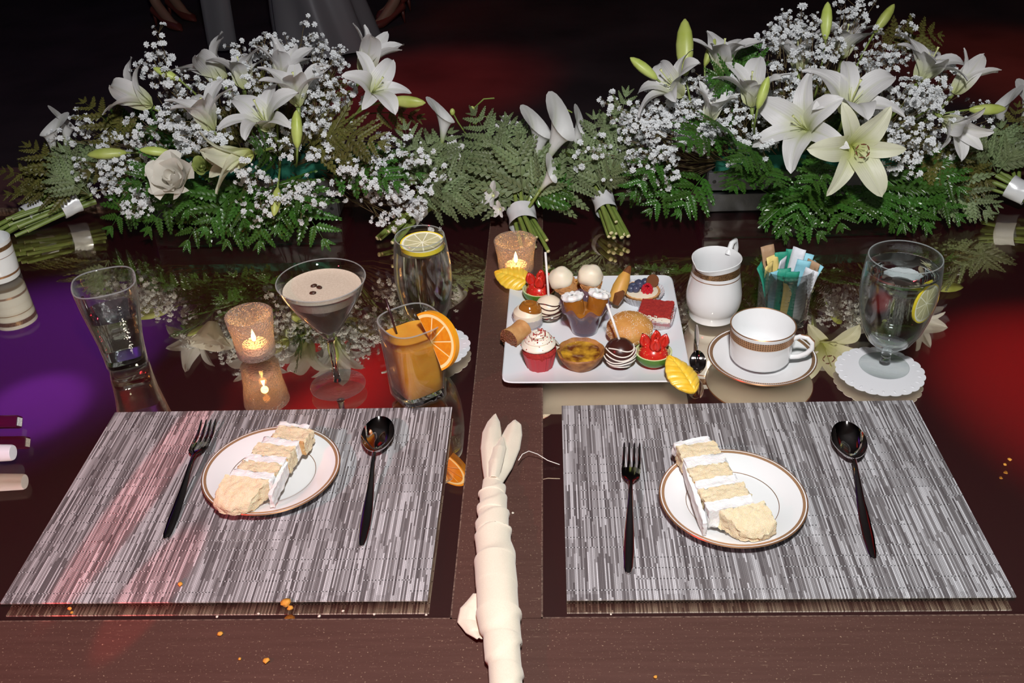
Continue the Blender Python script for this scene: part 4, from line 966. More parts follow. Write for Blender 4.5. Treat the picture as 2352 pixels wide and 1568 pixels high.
# custard tart
t = sweet('custard_tart', 'round custard tart with browned pastry shell and scorched top', 'tart', 0.0375, 1.2065)
part('pastry_shell', MB().lathe([(0, 0), (.020, 0), (.0225, .0015), (.0285, .010), (.0345, .021), (.0352, .0245), (.0335, .0262), (.0305, .0235), (.0265, .0190), (0, .0150)], 48, fn=lambda r, z, a: (r * (1 + .035 * fz((math.cos(a)*2.2, math.sin(a)*2.2, z*80), 1, 7)), z + .0016 * fz((math.cos(a)*3, math.sin(a)*3, 0), 1, 4) * (z > .012))), 'pastry', t)
part('custard', MB().lathe([(.0295, .0218), (.026, .0226), (.012, .0212), (0, .0206)], 40, fn=lambda r, z, a: (r, z + .0008 * fz((r*60*math.cos(a), r*60*math.sin(a), 0), 1, 3)), cap0=False), 'custard', t)

# sugared doughnut
t = sweet('sugar_doughnut', 'round golden filled doughnut rolled in sugar, behind the chocolate cake pop', 'doughnut', 0.113, 1.266)
d = part('dough', MB().ball((0, 0, .0235), .0355, 40, 18, .655, fn=lambda d: 1 + .025 * fz(d, 1.6, 3) + .006 * fz(d, 8, 1) - .03 * math.exp(-(d.z / .12) ** 2)), 'donut', t)
sg = MB(); rnd = random.Random(8)
for k in range(2200):
    a = rnd.uniform(0, 2*PI); zz = rnd.uniform(-.55, 1); q = math.sqrt(1 - zz*zz); r0 = rnd.uniform(.00014, .00034)
    if fz((q*math.cos(a), q*math.sin(a), zz), 3, 3) < -.12: continue
    dv = Vector((q*math.cos(a), q*math.sin(a), zz)); kk = .0356 * (1 + .025 * fz(dv, 1.6, 3) - .03 * math.exp(-(zz / .12) ** 2))
    p = (kk*dv.x, kk*dv.y, .0235 + kk*.655*dv.z)
    sg.box(p[0]-r0, p[0]+r0, p[1]-r0, p[1]+r0, p[2]-r0, p[2]+r0)
o = part('sugar_grains', sg, 'sugar', d, False); o['kind'] = 'stuff'

# plum plastic cup with cream-topped caramel rolls
t = sweet('ruffled_cup', 'smoky plum plastic cup with ruffled edge holding caramel sweets', 'cup', 0.0465, 1.300)
def ruf(r, z, a):
    k = max(0, (z - .012) / .036); return r * (1 + .05 * k * math.sin(a * 8 + z * 60)), z + .0035 * max(0, k - .75) * 4 * math.sin(a * 8)
ro = [(0, 0), (.0185, 0), (.020, .001), (.0225, .012), (.0275, .028), (.0335, .042), (.0385, .049)]
part('cup_wall', MB().lathe(ro + [(.0380, .0502), (.0325, .0430), (.0265, .029), (.0215, .013), (.019, .003), (0, .003)], 96, fn=ruf), 'plumbowl', t, True, 70)
rnd = random.Random(12)
part('caramel_filling', MB().lathe([(0, .0045), (.0185, .0045), (.021, .013), (.0255, .028), (.0285, .035), (.020, .040), (0, .041)], 30, fn=lambda r, z, a: (r * (1 + .02 * math.sin(a * 8)), z + (.004 * fz((r*80*math.cos(a), r*80*math.sin(a), 0), 1, 3) if z > .03 else 0))), 'caramel', t)
for k, (x, y, lx, ly, lab) in enumerate([(-.0145, -.004, -.14, .22, 'caramel roll capped with whipped cream, nearer the white cake pop'), (.0165, .0035, .30, .12, 'caramel roll capped with whipped cream, nearer the doughnut')]):
    c = sweet('caramel_roll', lab, 'sweet', 0.0465 + x, 1.300 + y, .040, 0, 'cream-topped caramel rolls'); c.rotation_euler = (-ly, lx, .4 * k); c.scale = (1.22, 1.22, 1.1)
    part('roll', MB().lathe([(0, 0), (.0115, 0), (.0128, .004), (.0128, .020), (.0115, .0235), (0, .024)], 28, fn=lambda r, z, a, k=k: (r * (1 + .07 * fz((math.cos(a)*3, math.sin(a)*3, z*150), 1, k)), z)), 'caramel', c)
    part('cream_cap', MB().lathe([(.0, .0225), (.0132, .0225), (.0142, .0250), (.0128, .0290), (.0085, .0305), (.004, .0288), (0, .0282)], 40, fn=lambda r, z, a: (r * (1 + .06 * math.sin(a * 9)), z + .0006 * math.sin(a * 9))), 'whip', c)

def icecone(mw, label, tilt=0):
    t = thing('mini_cone', label, 'ice cream cone', (0, 0, 0), 0, 'mini cones with cream'); t.matrix_world = mw
    part('wafer_cone', MB().lathe([(0, 0), (.0065, 0), (.0155, .032), (.0158, .0345), (.0148, .0345), (.0060, .003), (0, .003)], 28), 'wafer', t)
    w_ = MB()
    for k in range(9):
        for s in (-1, 1): w_.tube([(q_ * math.cos(a_), q_ * math.sin(a_), z_) for q_, a_, z_ in [((.0067 + .0092 * i / 8), 2*PI*k/9 + s * i * .16, .001 + .0315 * i / 8) for i in range(9)]], .00045, 4)
    part('waffle_ribs', w_, 'wafer', t)
    part('cream_scoop', MB().ball((0, 0, .0415), .0165, 26, 14, .92, fn=lambda d: 1 + .13 * fz(d, 1.5, 5) + (.05 if d.z < -.2 else 0)), 'cream', t)
    return t
icecone(Matrix.Translation((0.0600, 1.358, .026)) @ Matrix.Rotation(-.06, 4, 'Y') @ Matrix.Rotation(.10, 4, 'X') @ Matrix.Scale(1.18, 4), 'small waffle cone with a smooth cream scoop, upright behind the plum cup')
icecone(Matrix.Translation((0.034, 1.347, .034)) @ Matrix.Rotation(-.50, 4, 'Y') @ Matrix.Rotation(.05, 4, 'X') @ Matrix.Scale(1.16, 4), 'small waffle cone with a cream scoop, tilted over the white cake pop')

# caramel cream puff in a clear case
t = sweet('caramel_puff', 'domed cream pudding in a clear case with glossy caramel on top', 'dessert', -0.041, 1.322)
part('clear_case', MB().lathe([(0, 0), (.022, 0), (.0255, .018), (.0250, .018), (.0212, .002), (0, .002)], 48, fn=lambda r, z, a: (r * (1 + .02 * math.sin(a * 20)), z)), 'clearcup', t)
part('cream_dome', MB().lathe([(0, .003), (.0205, .003), (.0235, .016), (.0225, .024), (.016, .031), (0, .034)], 36), 'cream', t)
def carm(u, v):
    a = 2*PI*v; r = .0175 * math.sin(u * PI * .53); return (r * math.cos(a) * 1.06 + .004, r * math.sin(a), .0270 + .0130 * math.cos(u * PI * .53) + .0007 * math.sin(a * 1 + r * 900) - .10 * r * math.cos(a))
part('caramel_cap', MB().grid(carm, 24, 40), 'caramel', t)

# cannoli
t = sweet('mini_cannoli', 'short pastry tube with one end dipped in cocoa nibs', 'pastry', -0.058, 1.268, ZP + .0165, math.radians(-38)); t.scale = (1.22, 1.15, 1.22)
mb = MB(); mb.lathe([(.0125, -.016), (.0132, -.016), (.0122, 0), (.0135, .014), (.0128, .015), (.0110, 0)], 28, cap0=False, cap1=False); mb.v = [(p[0], p[2], p[1]) for p in mb.v]
part('pastry_tube', mb, 'wafer', t)
nb = MB(); rnd = random.Random(9); e_ = MB().ball((0, -.0145, 0), .0128, 20, 10, 1.0); e_.v = [(p[0], (p[1] + .0145) * .35 - .0145, p[2]) for p in e_.v]
cf = part('filling', e_, 'ganache', t)
for k in range(150):
    r = .0130 * math.sqrt(rnd.random()); a = rnd.uniform(0, 2*PI); nb.ball((r * math.cos(a), -.0188 + .0025 * (r/.013) ** 2, r * math.sin(a)), rnd.uniform(.0008, .0014), 5, 3)
o = part('cocoa_nibs', nb, 'choccrumb', cf); o['kind'] = 'stuff'

# fruit tart in paper case
t = sweet('fruit_tart', 'small fruit tart with blueberries, a raspberry and chocolate disc in a white paper case', 'tart', 0.142, 1.392)
part('paper_case', MB().lathe([(0, 0), (.0255, 0), (.0365, .0175), (.0360, .0175), (.025, .001), (0, .0008)], 120, fn=lambda r, z, a: (r * (1 + (.018 if r > .02 else 0) * (1 if math.sin(a * 36) > 0 else -1)), z)), 'papercase', t, True, 30)
part('tart_shell', MB().lathe([(0, .002), (.0235, .002), (.0300, .0165), (.0288, .0180), (.0265, .0155), (0, .0150)], 64, fn=lambda r, z, a: (r * (1 + (.02 * math.sin(a * 22) if r > .02 else 0)), z)), 'wafer', t)
part('glaze_cream', MB().lathe([(.0262, .0158), (.018, .0178), (0, .0182)], 30, cap0=False), 'wchoc', t)
for k, (x, y, z) in enumerate([(-.014, .004, .0225), (-.005, .011, .0240), (.006, .014, .0240), (-.010, -.006, .0230), (-.003, .001, .0270), (-.017, -.003, .021)]):
    o = part('blueberry', MB().ball((0, 0, 0), .0068, 16, 10, .9, fn=lambda d: 1 - .16 * math.exp(-((d.x**2 + d.y**2) / .05)) * (d.z > 0)), 'blueb', t); o.location = (x, y, z); o.rotation_euler = (-.6, .3 * k, k)
rb = MB()
for i in range(5):
    for j in range(8 if i < 4 else 3):
        a = 2*PI*(j + .5 * (i % 2)) / 8; rr = .0078 * math.sqrt(max(.05, 1 - (i / 4.6) ** 2)); rb.ball((rr * math.cos(a), rr * math.sin(a), i * .0026), .0026, 7, 5)
o = part('raspberry', rb, 'raspb', t); o.location = (.008, -.006, .0185)
dsk = MB().lathe([(0, -.0008), (.0105, -.0008), (.0108, 0), (.0105, .0008), (0, .0008)], 32)
o = part('chocolate_disc', dsk, 'ganache', t); o.matrix_local = Matrix.Translation((.018, .010, .0280)) @ Matrix.Rotation(.25, 4, 'Z') @ Matrix.Rotation(1.25, 4, 'X')

# red velvet square in ridged clear case
t = sweet('velvet_cake_square', 'square piece of cream cake dusted with red crumbs in a ridged clear case', 'cake', 0.158, 1.318, ZP, math.radians(-14))
part('cake_block', rough_block(.049, .042, .024, 10, 8, 5, .0009, 160, 21), 'frost', t).location = (0, 0, .0015)
part('jam_layer', rough_block(.0494, .0424, .005, 10, 8, 1, .0006, 160, 23), 'strawb', t).location = (0, 0, .0085)
part('red_crumb_top', rough_block(.0496, .0426, .006, 16, 14, 2, .0016, 330, 22), 'velvet', t).location = (0, 0, .0235)
def sqr(hx, hy, z, amp, n=96):
    out = []
    for j, p in enumerate(super_ring(0, 1.0, 9, 0, n)): q = 1 + amp * (1 if (j // 2) % 2 else -1); out.append((p[0]*hx*q, p[1]*hy*q, z))
    return out
part('ridged_case', MB().loft([sqr(.0245, .021, .0006, 0), sqr(.0262, .0230, .001, .01), sqr(.0290, .0262, .0185, .022), sqr(.0284, .0256, .0185, .022), sqr(.0256, .0224, .0016, .01), sqr(.001, .001, .0016, 0)]), 'clearcup', t, True, 30)
sc_m = MB(); rnd = random.Random(31)
for k in range(120):
    s_ = rnd.choice((0, 1)); sc_m.ball(((rnd.uniform(-.024, .024), -.0213, rnd.uniform(.004, .027)) if s_ else (rnd.choice((-1, 1)) * .0248, rnd.uniform(-.02, .02), rnd.uniform(.004, .027))), rnd.uniform(.0005, .0011), 5, 3)
o = part('loose_crumbs', sc_m, 'velvet', t); o['kind'] = 'stuff'

# banana-like pastry finger, jelly and flake cluster behind
t = sweet('pastry_finger', 'curved golden pastry finger with browned end, leaning behind the plum cup', 'pastry', 0.100, 1.375, ZP)
pth = [(-.004, -.010, .010), (.000, -.004, .018), (.006, .004, .030), (.013, .012, .043), (.020, .020, .054)]
part('pastry_body', MB().tube(pth, [.009, .0125, .0130, .0105, .004], 8), M('golden_banana_pastry', (0.70, 0.40, 0.09), 0.5, col2=(0.58, 0.28, 0.05), nscale=50), t, True, 50)
part('browned_tip', MB().tube([(.017, .0165, .0490), (.021, .0212, .0555), (.0225, .0235, .058)], [.0075, .0042, .002], 8), 'ganache', t)
part('chocolate_shard', MB().tube([(-.002, -.018, .012), (.004, -.014, .026), (.010, -.016, .034)], [.006, .009, .003], 6), 'ganache', t)
t = sweet('orange_jelly_cup', 'orange jelly sweet topped with toasted flakes, behind the tilted cone', 'sweet', 0.034, 1.402)
part('paper_case', MB().lathe([(0, 0), (.020, 0), (.0285, .020), (.028, .020), (.0195, .001), (0, .001)], 80, fn=lambda r, z, a: (r * (1 + (.02 if r > .015 else 0) * (1 if math.sin(a * 26) > 0 else -1)), z)), 'papercase', t, True, 30)
part('jelly', MB().lathe([(0, .002), (.0185, .002), (.024, .017), (.018, .022), (0, .024)], 30), 'orangejelly', t)
gm = MB(); rnd = random.Random(17)
for k in range(60):
    a = rnd.uniform(0, 2*PI); r = .020 * math.sqrt(rnd.random()); gm.ball((r*math.cos(a), r*math.sin(a) + .003, .0235 + rnd.uniform(0, .004)), rnd.uniform(.0018, .0032), 6, 4, .6, fn=lambda d, k=k: 1 + .4 * fz(d, 2, k))
o = part('toasted_flakes', gm, 'granola', t); o['kind'] = 'stuff'

# ------------------------------------------------------------------ world positions of blooms, fronds and sprays (metres)
LILY_L = [
    ((-0.495,1.660,0.210),(-0.215,-0.351,0.911),1.120,'open'),
    ((-0.450,1.700,0.239),(0.039,0.015,0.999),1.000,'mid'),
    ((-0.598,1.660,0.213),(-0.178,-0.019,0.984),1.000,'mid'),
    ((-0.521,1.620,0.185),(-0.817,-0.577,-0.017),1.000,'half'),
    ((-0.492,1.760,0.256),(0.294,0.183,0.938),0.950,'half'),
    ((-0.567,1.780,0.247),(-0.069,0.261,0.963),0.950,'mid'),
    ((-0.609,1.800,0.250),(-0.535,0.144,0.833),1.050,'mid'),
    ((-0.730,1.740,0.233),(-0.770,-0.074,0.633),1.000,'mid'),
    ((-0.344,1.780,0.267),(0.494,0.201,0.846),1.000,'half'),
    ((-0.323,1.720,0.248),(0.545,-0.501,0.673),0.950,'open'),
]
LILY_R = [
    ((0.502,1.580,0.185),(0.083,-0.973,0.216),1.020,'star'),
    ((0.509,1.660,0.209),(0.099,-0.354,0.930),1.200,'open'),
    ((0.442,1.640,0.191),(-0.580,-0.580,0.572),1.100,'wide'),
    ((0.351,1.680,0.222),(-0.113,0.038,0.993),1.000,'mid'),
    ((0.235,1.720,0.230),(-0.668,-0.028,0.744),1.050,'open'),
    ((0.307,1.780,0.247),(0.138,0.045,0.989),1.050,'mid'),
    ((0.470,1.860,0.222),(-0.074,0.245,0.967),1.000,'mid'),
    ((0.558,1.900,0.232),(0.141,0.136,0.981),1.050,'mid'),
    ((0.667,1.780,0.222),(0.398,-0.004,0.917),1.100,'open'),
    ((0.683,1.680,0.192),(0.378,-0.917,-0.127),0.950,'half'),
    ((0.726,1.760,0.207),(0.590,0.255,0.766),0.900,'half'),
    ((0.276,1.680,0.196),(0.183,-0.204,0.962),0.800,'half'),
]
BUD_L = [
    ((-0.442,1.620,0.192),(0.046,0.368,0.929),1.000,''),
    ((-0.286,1.700,0.246),(0.977,-0.213,-0.030),1.050,''),
    ((-0.782,1.700,0.161),(-0.965,-0.253,0.063),1.050,''),
    ((-0.681,1.660,0.173),(-0.932,-0.261,0.252),0.850,''),
    ((-0.483,1.600,0.128),(-0.055,-0.771,-0.635),0.850,''),
    ((-0.674,1.760,0.273),(-0.875,0.001,0.484),0.800,''),
]
BUD_R = [
    ((0.241,1.740,0.260),(0.001,0.500,0.866),1.550,''),
    ((0.191,1.740,0.256),(-0.780,0.220,0.586),0.950,''),
    ((0.348,1.620,0.239),(0.285,0.248,0.926),0.850,''),
    ((0.507,1.840,0.287),(0.052,0.457,0.888),1.050,''),
    ((0.600,1.860,0.292),(0.582,0.374,0.722),0.950,''),
    ((0.760,1.760,0.176),(0.998,-0.057,0.015),1.000,''),
    ((0.283,1.800,0.258),(0.371,0.416,0.830),0.800,''),
]
CLOUD_L = [(-0.679,1.740,0.276), (-0.728,1.780,0.313), (-0.632,1.680,0.227), (-0.559,1.700,0.266), (-0.525,1.820,0.311), (-0.536,1.780,0.283), (-0.391,1.780,0.286), (-0.392,1.720,0.258), (-0.408,1.680,0.228), (-0.874,1.760,0.183), (-0.795,1.720,0.171), (-0.793,1.660,0.110), (-0.755,1.620,0.093), (-0.542,1.580,0.131), (-0.491,1.560,0.105), (-0.441,1.600,0.135), (-0.343,1.620,0.149), (-0.312,1.600,0.124), (-0.291,1.580,0.074), (-0.267,1.620,0.097), (-0.242,1.660,0.162), (-0.697,1.680,0.217), (-0.623,1.720,0.249), (-0.441,1.660,0.217), (-0.430,1.760,0.266), (-0.650,1.660,0.190), (-0.476,1.820,0.309), (-0.830,1.700,0.137), (-0.588,1.640,0.196), (-0.481,1.640,0.185), (-0.743,1.680,0.160)]
CLOUD_R = [(0.172,1.720,0.197), (0.182,1.680,0.167), (0.146,1.660,0.122), (0.259,1.720,0.242), (0.271,1.680,0.216), (0.329,1.660,0.206), (0.427,1.860,0.289), (0.471,1.840,0.286), (0.549,1.900,0.311), (0.487,1.820,0.247), (0.508,1.820,0.266), (0.416,1.740,0.235), (0.395,1.700,0.221), (0.625,1.820,0.271), (0.633,1.720,0.207), (0.668,1.740,0.215), (0.692,1.720,0.198), (0.602,1.660,0.171), (0.613,1.620,0.146), (0.633,1.660,0.186), (0.746,1.740,0.131), (0.727,1.700,0.119), (0.787,1.780,0.136), (0.355,1.640,0.166), (0.592,1.760,0.223), (0.699,1.780,0.221), (0.219,1.680,0.190), (0.129,1.700,0.152), (0.578,1.840,0.254), (0.469,1.880,0.302), (0.210,1.660,0.166), (0.238,1.680,0.185), (0.190,1.640,0.146), (0.230,1.720,0.211), (0.285,1.660,0.180), (0.311,1.720,0.217)]
FERN_L = [
    ((-0.539,1.660,0.103),(-0.590,1.600,0.030),0.075,0),
    ((-0.515,1.660,0.102),(-0.529,1.590,0.021),0.075,0),
    ((-0.490,1.660,0.110),(-0.416,1.590,0.029),0.080,0),
    ((-0.504,1.680,0.102),(-0.434,1.580,0.103),0.070,0),
    ((-0.630,1.680,0.123),(-0.733,1.620,0.048),0.070,0),
    ((-0.601,1.680,0.105),(-0.661,1.600,0.017),0.075,0),
    ((-0.563,1.660,0.104),(-0.615,1.580,0.065),0.070,0),
    ((-0.719,1.700,0.117),(-0.824,1.660,0.031),0.070,0),
    ((-0.402,1.680,0.133),(-0.280,1.600,0.131),0.070,0),
    ((-0.790,1.740,0.154),(-0.886,1.800,0.227),0.060,2),
    ((-0.788,1.740,0.163),(-0.851,1.780,0.188),0.050,2),
    ((-0.330,1.740,0.208),(-0.242,1.760,0.190),0.035,2),
    ((-0.446,1.680,0.160),(-0.291,1.620,0.196),0.080,2),
    ((-0.450,1.700,0.160),(-0.356,1.660,0.214),0.070,2),
    ((-0.504,1.700,0.128),(-0.500,1.580,0.210),0.050,0),
    ((-0.658,1.700,0.132),(-0.720,1.600,0.143),0.070,0),
    ((-0.676,1.700,0.124),(-0.649,1.590,0.095),0.070,0),
    ((-0.453,1.680,0.118),(-0.488,1.580,0.062),0.060,0),
    ((-0.588,1.700,0.113),(-0.544,1.570,0.085),0.070,0),
    ((-0.753,1.740,0.136),(-0.867,1.700,0.121),0.060,2),
    ((-0.372,1.700,0.141),(-0.249,1.660,0.121),0.060,0),
    ((-0.656,1.740,0.159),(-0.680,1.760,0.228),0.060,2),
    ((-0.555,1.800,0.159),(-0.584,1.860,0.267),0.060,2),
    ((-0.452,1.800,0.173),(-0.416,1.840,0.243),0.060,2),
]
FERN_R = [
    ((0.250,1.700,0.090),(0.182,1.640,0.051),0.055,0),
    ((0.282,1.700,0.089),(0.232,1.630,0.051),0.055,0),
    ((0.236,1.720,0.099),(0.136,1.660,0.072),0.060,0),
    ((0.375,1.680,0.069),(0.462,1.580,-0.008),0.075,0),
    ((0.421,1.680,0.077),(0.408,1.590,0.034),0.070,0),
    ((0.468,1.680,0.084),(0.425,1.580,0.063),0.070,0),
    ((0.521,1.680,0.091),(0.439,1.570,0.117),0.070,0),
    ((0.556,1.660,0.082),(0.542,1.580,0.060),0.060,0),
    ((0.571,1.660,0.081),(0.572,1.580,0.055),0.060,0),
    ((0.584,1.660,0.098),(0.654,1.600,0.029),0.075,0),
    ((0.615,1.680,0.088),(0.712,1.620,0.037),0.075,0),
    ((0.642,1.700,0.096),(0.715,1.640,0.078),0.075,0),
    ((0.591,1.680,0.089),(0.612,1.590,0.037),0.070,0),
    ((0.393,1.700,0.086),(0.316,1.580,0.116),0.070,0),
    ((0.500,1.680,0.074),(0.499,1.570,0.049),0.070,0),
    ((0.630,1.860,0.263),(0.737,1.900,0.272),0.060,2),
    ((0.622,1.860,0.263),(0.675,1.900,0.278),0.050,2),
    ((0.363,1.780,0.223),(0.361,1.820,0.279),0.045,0),
    ((0.335,1.720,0.244),(0.282,1.680,0.274),0.045,0),
    ((0.299,1.700,0.172),(0.225,1.600,0.189),0.060,0),
    ((0.324,1.700,0.155),(0.274,1.600,0.219),0.060,0),
    ((0.675,1.720,0.120),(0.722,1.660,0.094),0.070,2),
    ((0.705,1.720,0.086),(0.789,1.680,0.067),0.070,2),
    ((0.685,1.720,0.069),(0.781,1.640,-0.001),0.075,1),
    ((0.664,1.700,0.061),(0.804,1.660,0.032),0.070,1),
    ((0.385,1.720,0.129),(0.320,1.580,0.155),0.070,0),
    ((0.472,1.720,0.118),(0.467,1.600,0.127),0.060,0),
    ((0.603,1.800,0.125),(0.650,1.660,0.153),0.060,2),
    ((0.218,1.720,0.133),(0.148,1.620,0.094),0.050,0),
    ((0.348,1.720,0.096),(0.377,1.560,0.131),0.070,0),
]
FERN_C = [
    ((-0.052,1.660,0.055),(-0.147,1.800,0.186),0.085,1),
    ((-0.052,1.660,0.055),(-0.084,1.800,0.171),0.080,1),
    ((-0.052,1.660,0.055),(-0.021,1.780,0.155),0.075,1),
    ((-0.052,1.660,0.055),(0.029,1.800,0.116),0.080,1),
    ((-0.052,1.660,0.055),(0.096,1.720,0.085),0.075,1),
    ((-0.052,1.660,0.055),(-0.187,1.780,0.130),0.090,1),
    ((-0.052,1.660,0.055),(-0.115,1.700,0.159),0.090,1),
    ((-0.052,1.660,0.055),(-0.059,1.680,0.166),0.080,1),
    ((-0.052,1.660,0.055),(-0.212,1.740,0.085),0.080,1),
    ((-0.052,1.660,0.055),(0.018,1.660,0.088),0.060,0),
    ((-0.052,1.660,0.055),(-0.005,1.660,0.131),0.060,1),
    ((-0.052,1.660,0.055),(-0.150,1.680,0.084),0.070,1),
]
FERN_CL = [
    ((-0.247,1.680,0.064),(-0.269,1.740,0.182),0.065,1),
    ((-0.247,1.680,0.064),(-0.224,1.720,0.159),0.060,1),
    ((-0.247,1.680,0.064),(-0.189,1.780,0.156),0.070,1),
    ((-0.247,1.680,0.064),(-0.154,1.700,0.110),0.075,1),
    ((-0.247,1.680,0.064),(-0.141,1.660,0.084),0.065,1),
    ((-0.247,1.680,0.064),(-0.133,1.640,0.058),0.050,1),
    ((-0.247,1.680,0.064),(-0.201,1.640,0.111),0.060,1),
]
FERN_CR = [
    ((0.095,1.700,0.055),(0.143,1.800,0.215),0.070,1),
    ((0.095,1.700,0.055),(0.081,1.780,0.178),0.060,1),
    ((0.095,1.700,0.055),(0.063,1.720,0.146),0.060,1),
    ((0.095,1.700,0.055),(0.132,1.720,0.153),0.060,1),
    ((0.095,1.700,0.055),(0.044,1.740,0.122),0.060,1),
    ((0.095,1.700,0.055),(0.113,1.680,0.119),0.050,1),
]
FERN_A = [
    ((-0.895,1.740,0.063),(-1.020,1.800,0.144),0.070,2),
    ((-0.895,1.740,0.063),(-1.077,1.780,0.099),0.055,2),
    ((-0.895,1.740,0.063),(-1.057,1.740,0.067),0.050,2),
    ((-0.895,1.740,0.063),(-0.931,1.760,0.146),0.070,1),
    ((-0.895,1.740,0.063),(-0.909,1.800,0.142),0.070,1),
    ((-0.895,1.740,0.063),(-0.936,1.720,0.114),0.060,1),
]
FERN_B = [
    ((-0.980,1.760,0.052),(-1.023,1.760,0.081),0.050,2),
    ((-0.980,1.760,0.052),(-1.006,1.820,0.110),0.060,2),
    ((-0.980,1.760,0.052),(-0.944,1.800,0.080),0.050,1),
]
FERN_D = [
    ((0.829,1.740,0.057),(0.759,1.700,0.134),0.060,1),
    ((0.829,1.740,0.057),(0.844,1.800,0.127),0.060,1),
    ((0.829,1.740,0.057),(0.877,1.780,0.125),0.070,1),
    ((0.829,1.740,0.057),(0.886,1.840,0.154),0.050,2),
    ((0.829,1.740,0.057),(0.745,1.680,0.093),0.060,2),
    ((0.829,1.740,0.057),(0.743,1.700,0.059),0.060,2),
    ((0.829,1.740,0.057),(0.841,1.720,0.107),0.060,1),
]
CALLA = [
    ((-0.031,1.720,0.108),(0.187,0.299,0.936),1.000,'C'),
    ((-0.012,1.700,0.118),(0.446,0.177,0.878),1.150,'C'),
    ((-0.023,1.640,0.090),(0.594,0.060,0.802),0.620,'C'),
    ((-0.205,1.760,0.138),(0.136,0.251,0.958),0.800,'CL'),
    ((0.028,1.760,0.114),(0.577,0.155,0.802),0.800,'CR'),
    ((-0.962,1.780,0.125),(0.031,0.249,0.968),0.800,'A'),
    ((-0.957,1.820,0.127),(0.187,0.347,0.919),0.750,'A'),
    ((0.865,1.840,0.102),(-0.183,0.102,0.978),0.800,'D'),
    ((0.900,1.840,0.110),(0.147,0.112,0.983),0.800,'D'),
]
ORCHID = [
    ((-0.186,1.760,0.120),(-0.058,-0.624,0.779),1.000,'CL'),
    ((-0.083,1.800,0.145),(0.046,-0.424,0.904),1.000,'C'),
    ((0.058,1.800,0.115),(0.347,-0.396,0.850),1.000,'CR'),
    ((-0.106,1.660,0.074),(-0.671,-0.555,0.493),0.900,'C'),
    ((-0.094,1.640,0.057),(-0.593,-0.790,0.155),0.600,'C'),
    ((-0.158,1.760,0.102),(-0.172,-0.502,0.848),0.900,'C'),
    ((0.069,1.760,0.100),(0.346,-0.588,0.731),0.700,'CR'),
]
ROSE = [
    ((-0.662,1.600,0.148),(-0.053,-0.749,0.661),1.000,'L'),
    ((-0.616,1.620,0.161),(0.143,-0.711,0.689),0.420,'G'),
]

# ------------------------------------------------------------------ flowers: shared meshes
def petal_mesh(name, mat, L, W, a0, a1, cup, ruff, seed, pw=1.3, nu=14, nv=8, tipw=.62):
    """petal starting at the flower axis (+Z), leaning out along +X from angle a0 to a1"""
    xs = [(0.0, 0.0, a0)]; x = z = 0.0; fine = 56
    for i in range(fine):
        th = a0 + (a1 - a0) * ((i + .5) / fine) ** pw; x += math.sin(th) * L / fine; z += math.cos(th) * L / fine; xs.append((x, z, th))
    mb = MB(); vs = []; ts = []; ss = []
    for i in range(nu + 1):
        t = i / nu; x, z, th = xs[round(t * fine)]
        wd = W * (max(0.0, t) ** .55) * max(0.0, 1 - t ** 2.6) ** tipw * 1.12 + W * .10 * (1 - t)
        for j in range(nv + 1):
            s = 2 * j / nv - 1; aa = s * cup * (1 - .55 * t)
            off = wd * math.sin(aa) / cup if cup > 1e-3 else wd * s
            lift = wd * (1 - math.cos(aa)) / max(cup, 1e-3) + ruff * W * math.sin(t * 9 + seed) * abs(s) ** 2 * (1 if s > 0 else -.8) - .06 * W * math.exp(-(s / .12) ** 2)
            nx, nz = -math.cos(th), math.sin(th)
            vs.append((x + nx * lift, off, z + nz * lift)); ts.append(t); ss.append(s)
    fs = []
    for i in range(nu):
        for j in range(nv): fs.append((i*(nv+1)+j, (i+1)*(nv+1)+j, (i+1)*(nv+1)+j+1, i*(nv+1)+j+1))
    mb.add(vs, fs); mb.at = {'t': ts, 's': ss}
    me = mb.mesh(name, mat); return me
KIND = {'open': (.34, 2.05, .6), 'mid': (.24, 1.55, .65), 'half': (.17, 1.05, .75), 'star': (.60, 1.78, .5), 'wide': (.50, 2.1, .5)}
PET = {}
for k, (a0, a1, cp) in KIND.items():
    for m in ('lily', 'lily_y'):
        PET[k, m] = [petal_mesh('petal', m, .100, .0405, a0, a1, cp, .10, 1, 1.35), petal_mesh('petal', m, .097, .0285, a0 + .06, a1 + .12, cp, .07, 4, 1.35)]
FIL = MB().tube([(0, 0, .006), (.003, 0, .03), (.012, 0, .056)], [.0008, .0007, .0005], 5).mesh('filament', 'pistil')
ANT = MB().tube([(.012, -.0055, .0565), (.0125, 0, .0575), (.012, .0055, .0565)], [.0008, .0016, .0008], 6).mesh('anther', 'anther')
PIS = MB().tube([(0, 0, .004), (0, 0, .03), (.002, 0, .060), (.003, 0, .0655)], [.0013, .0011, .0011, .0024], 7).mesh('pistil', 'pistil')
rl = random.Random(77)
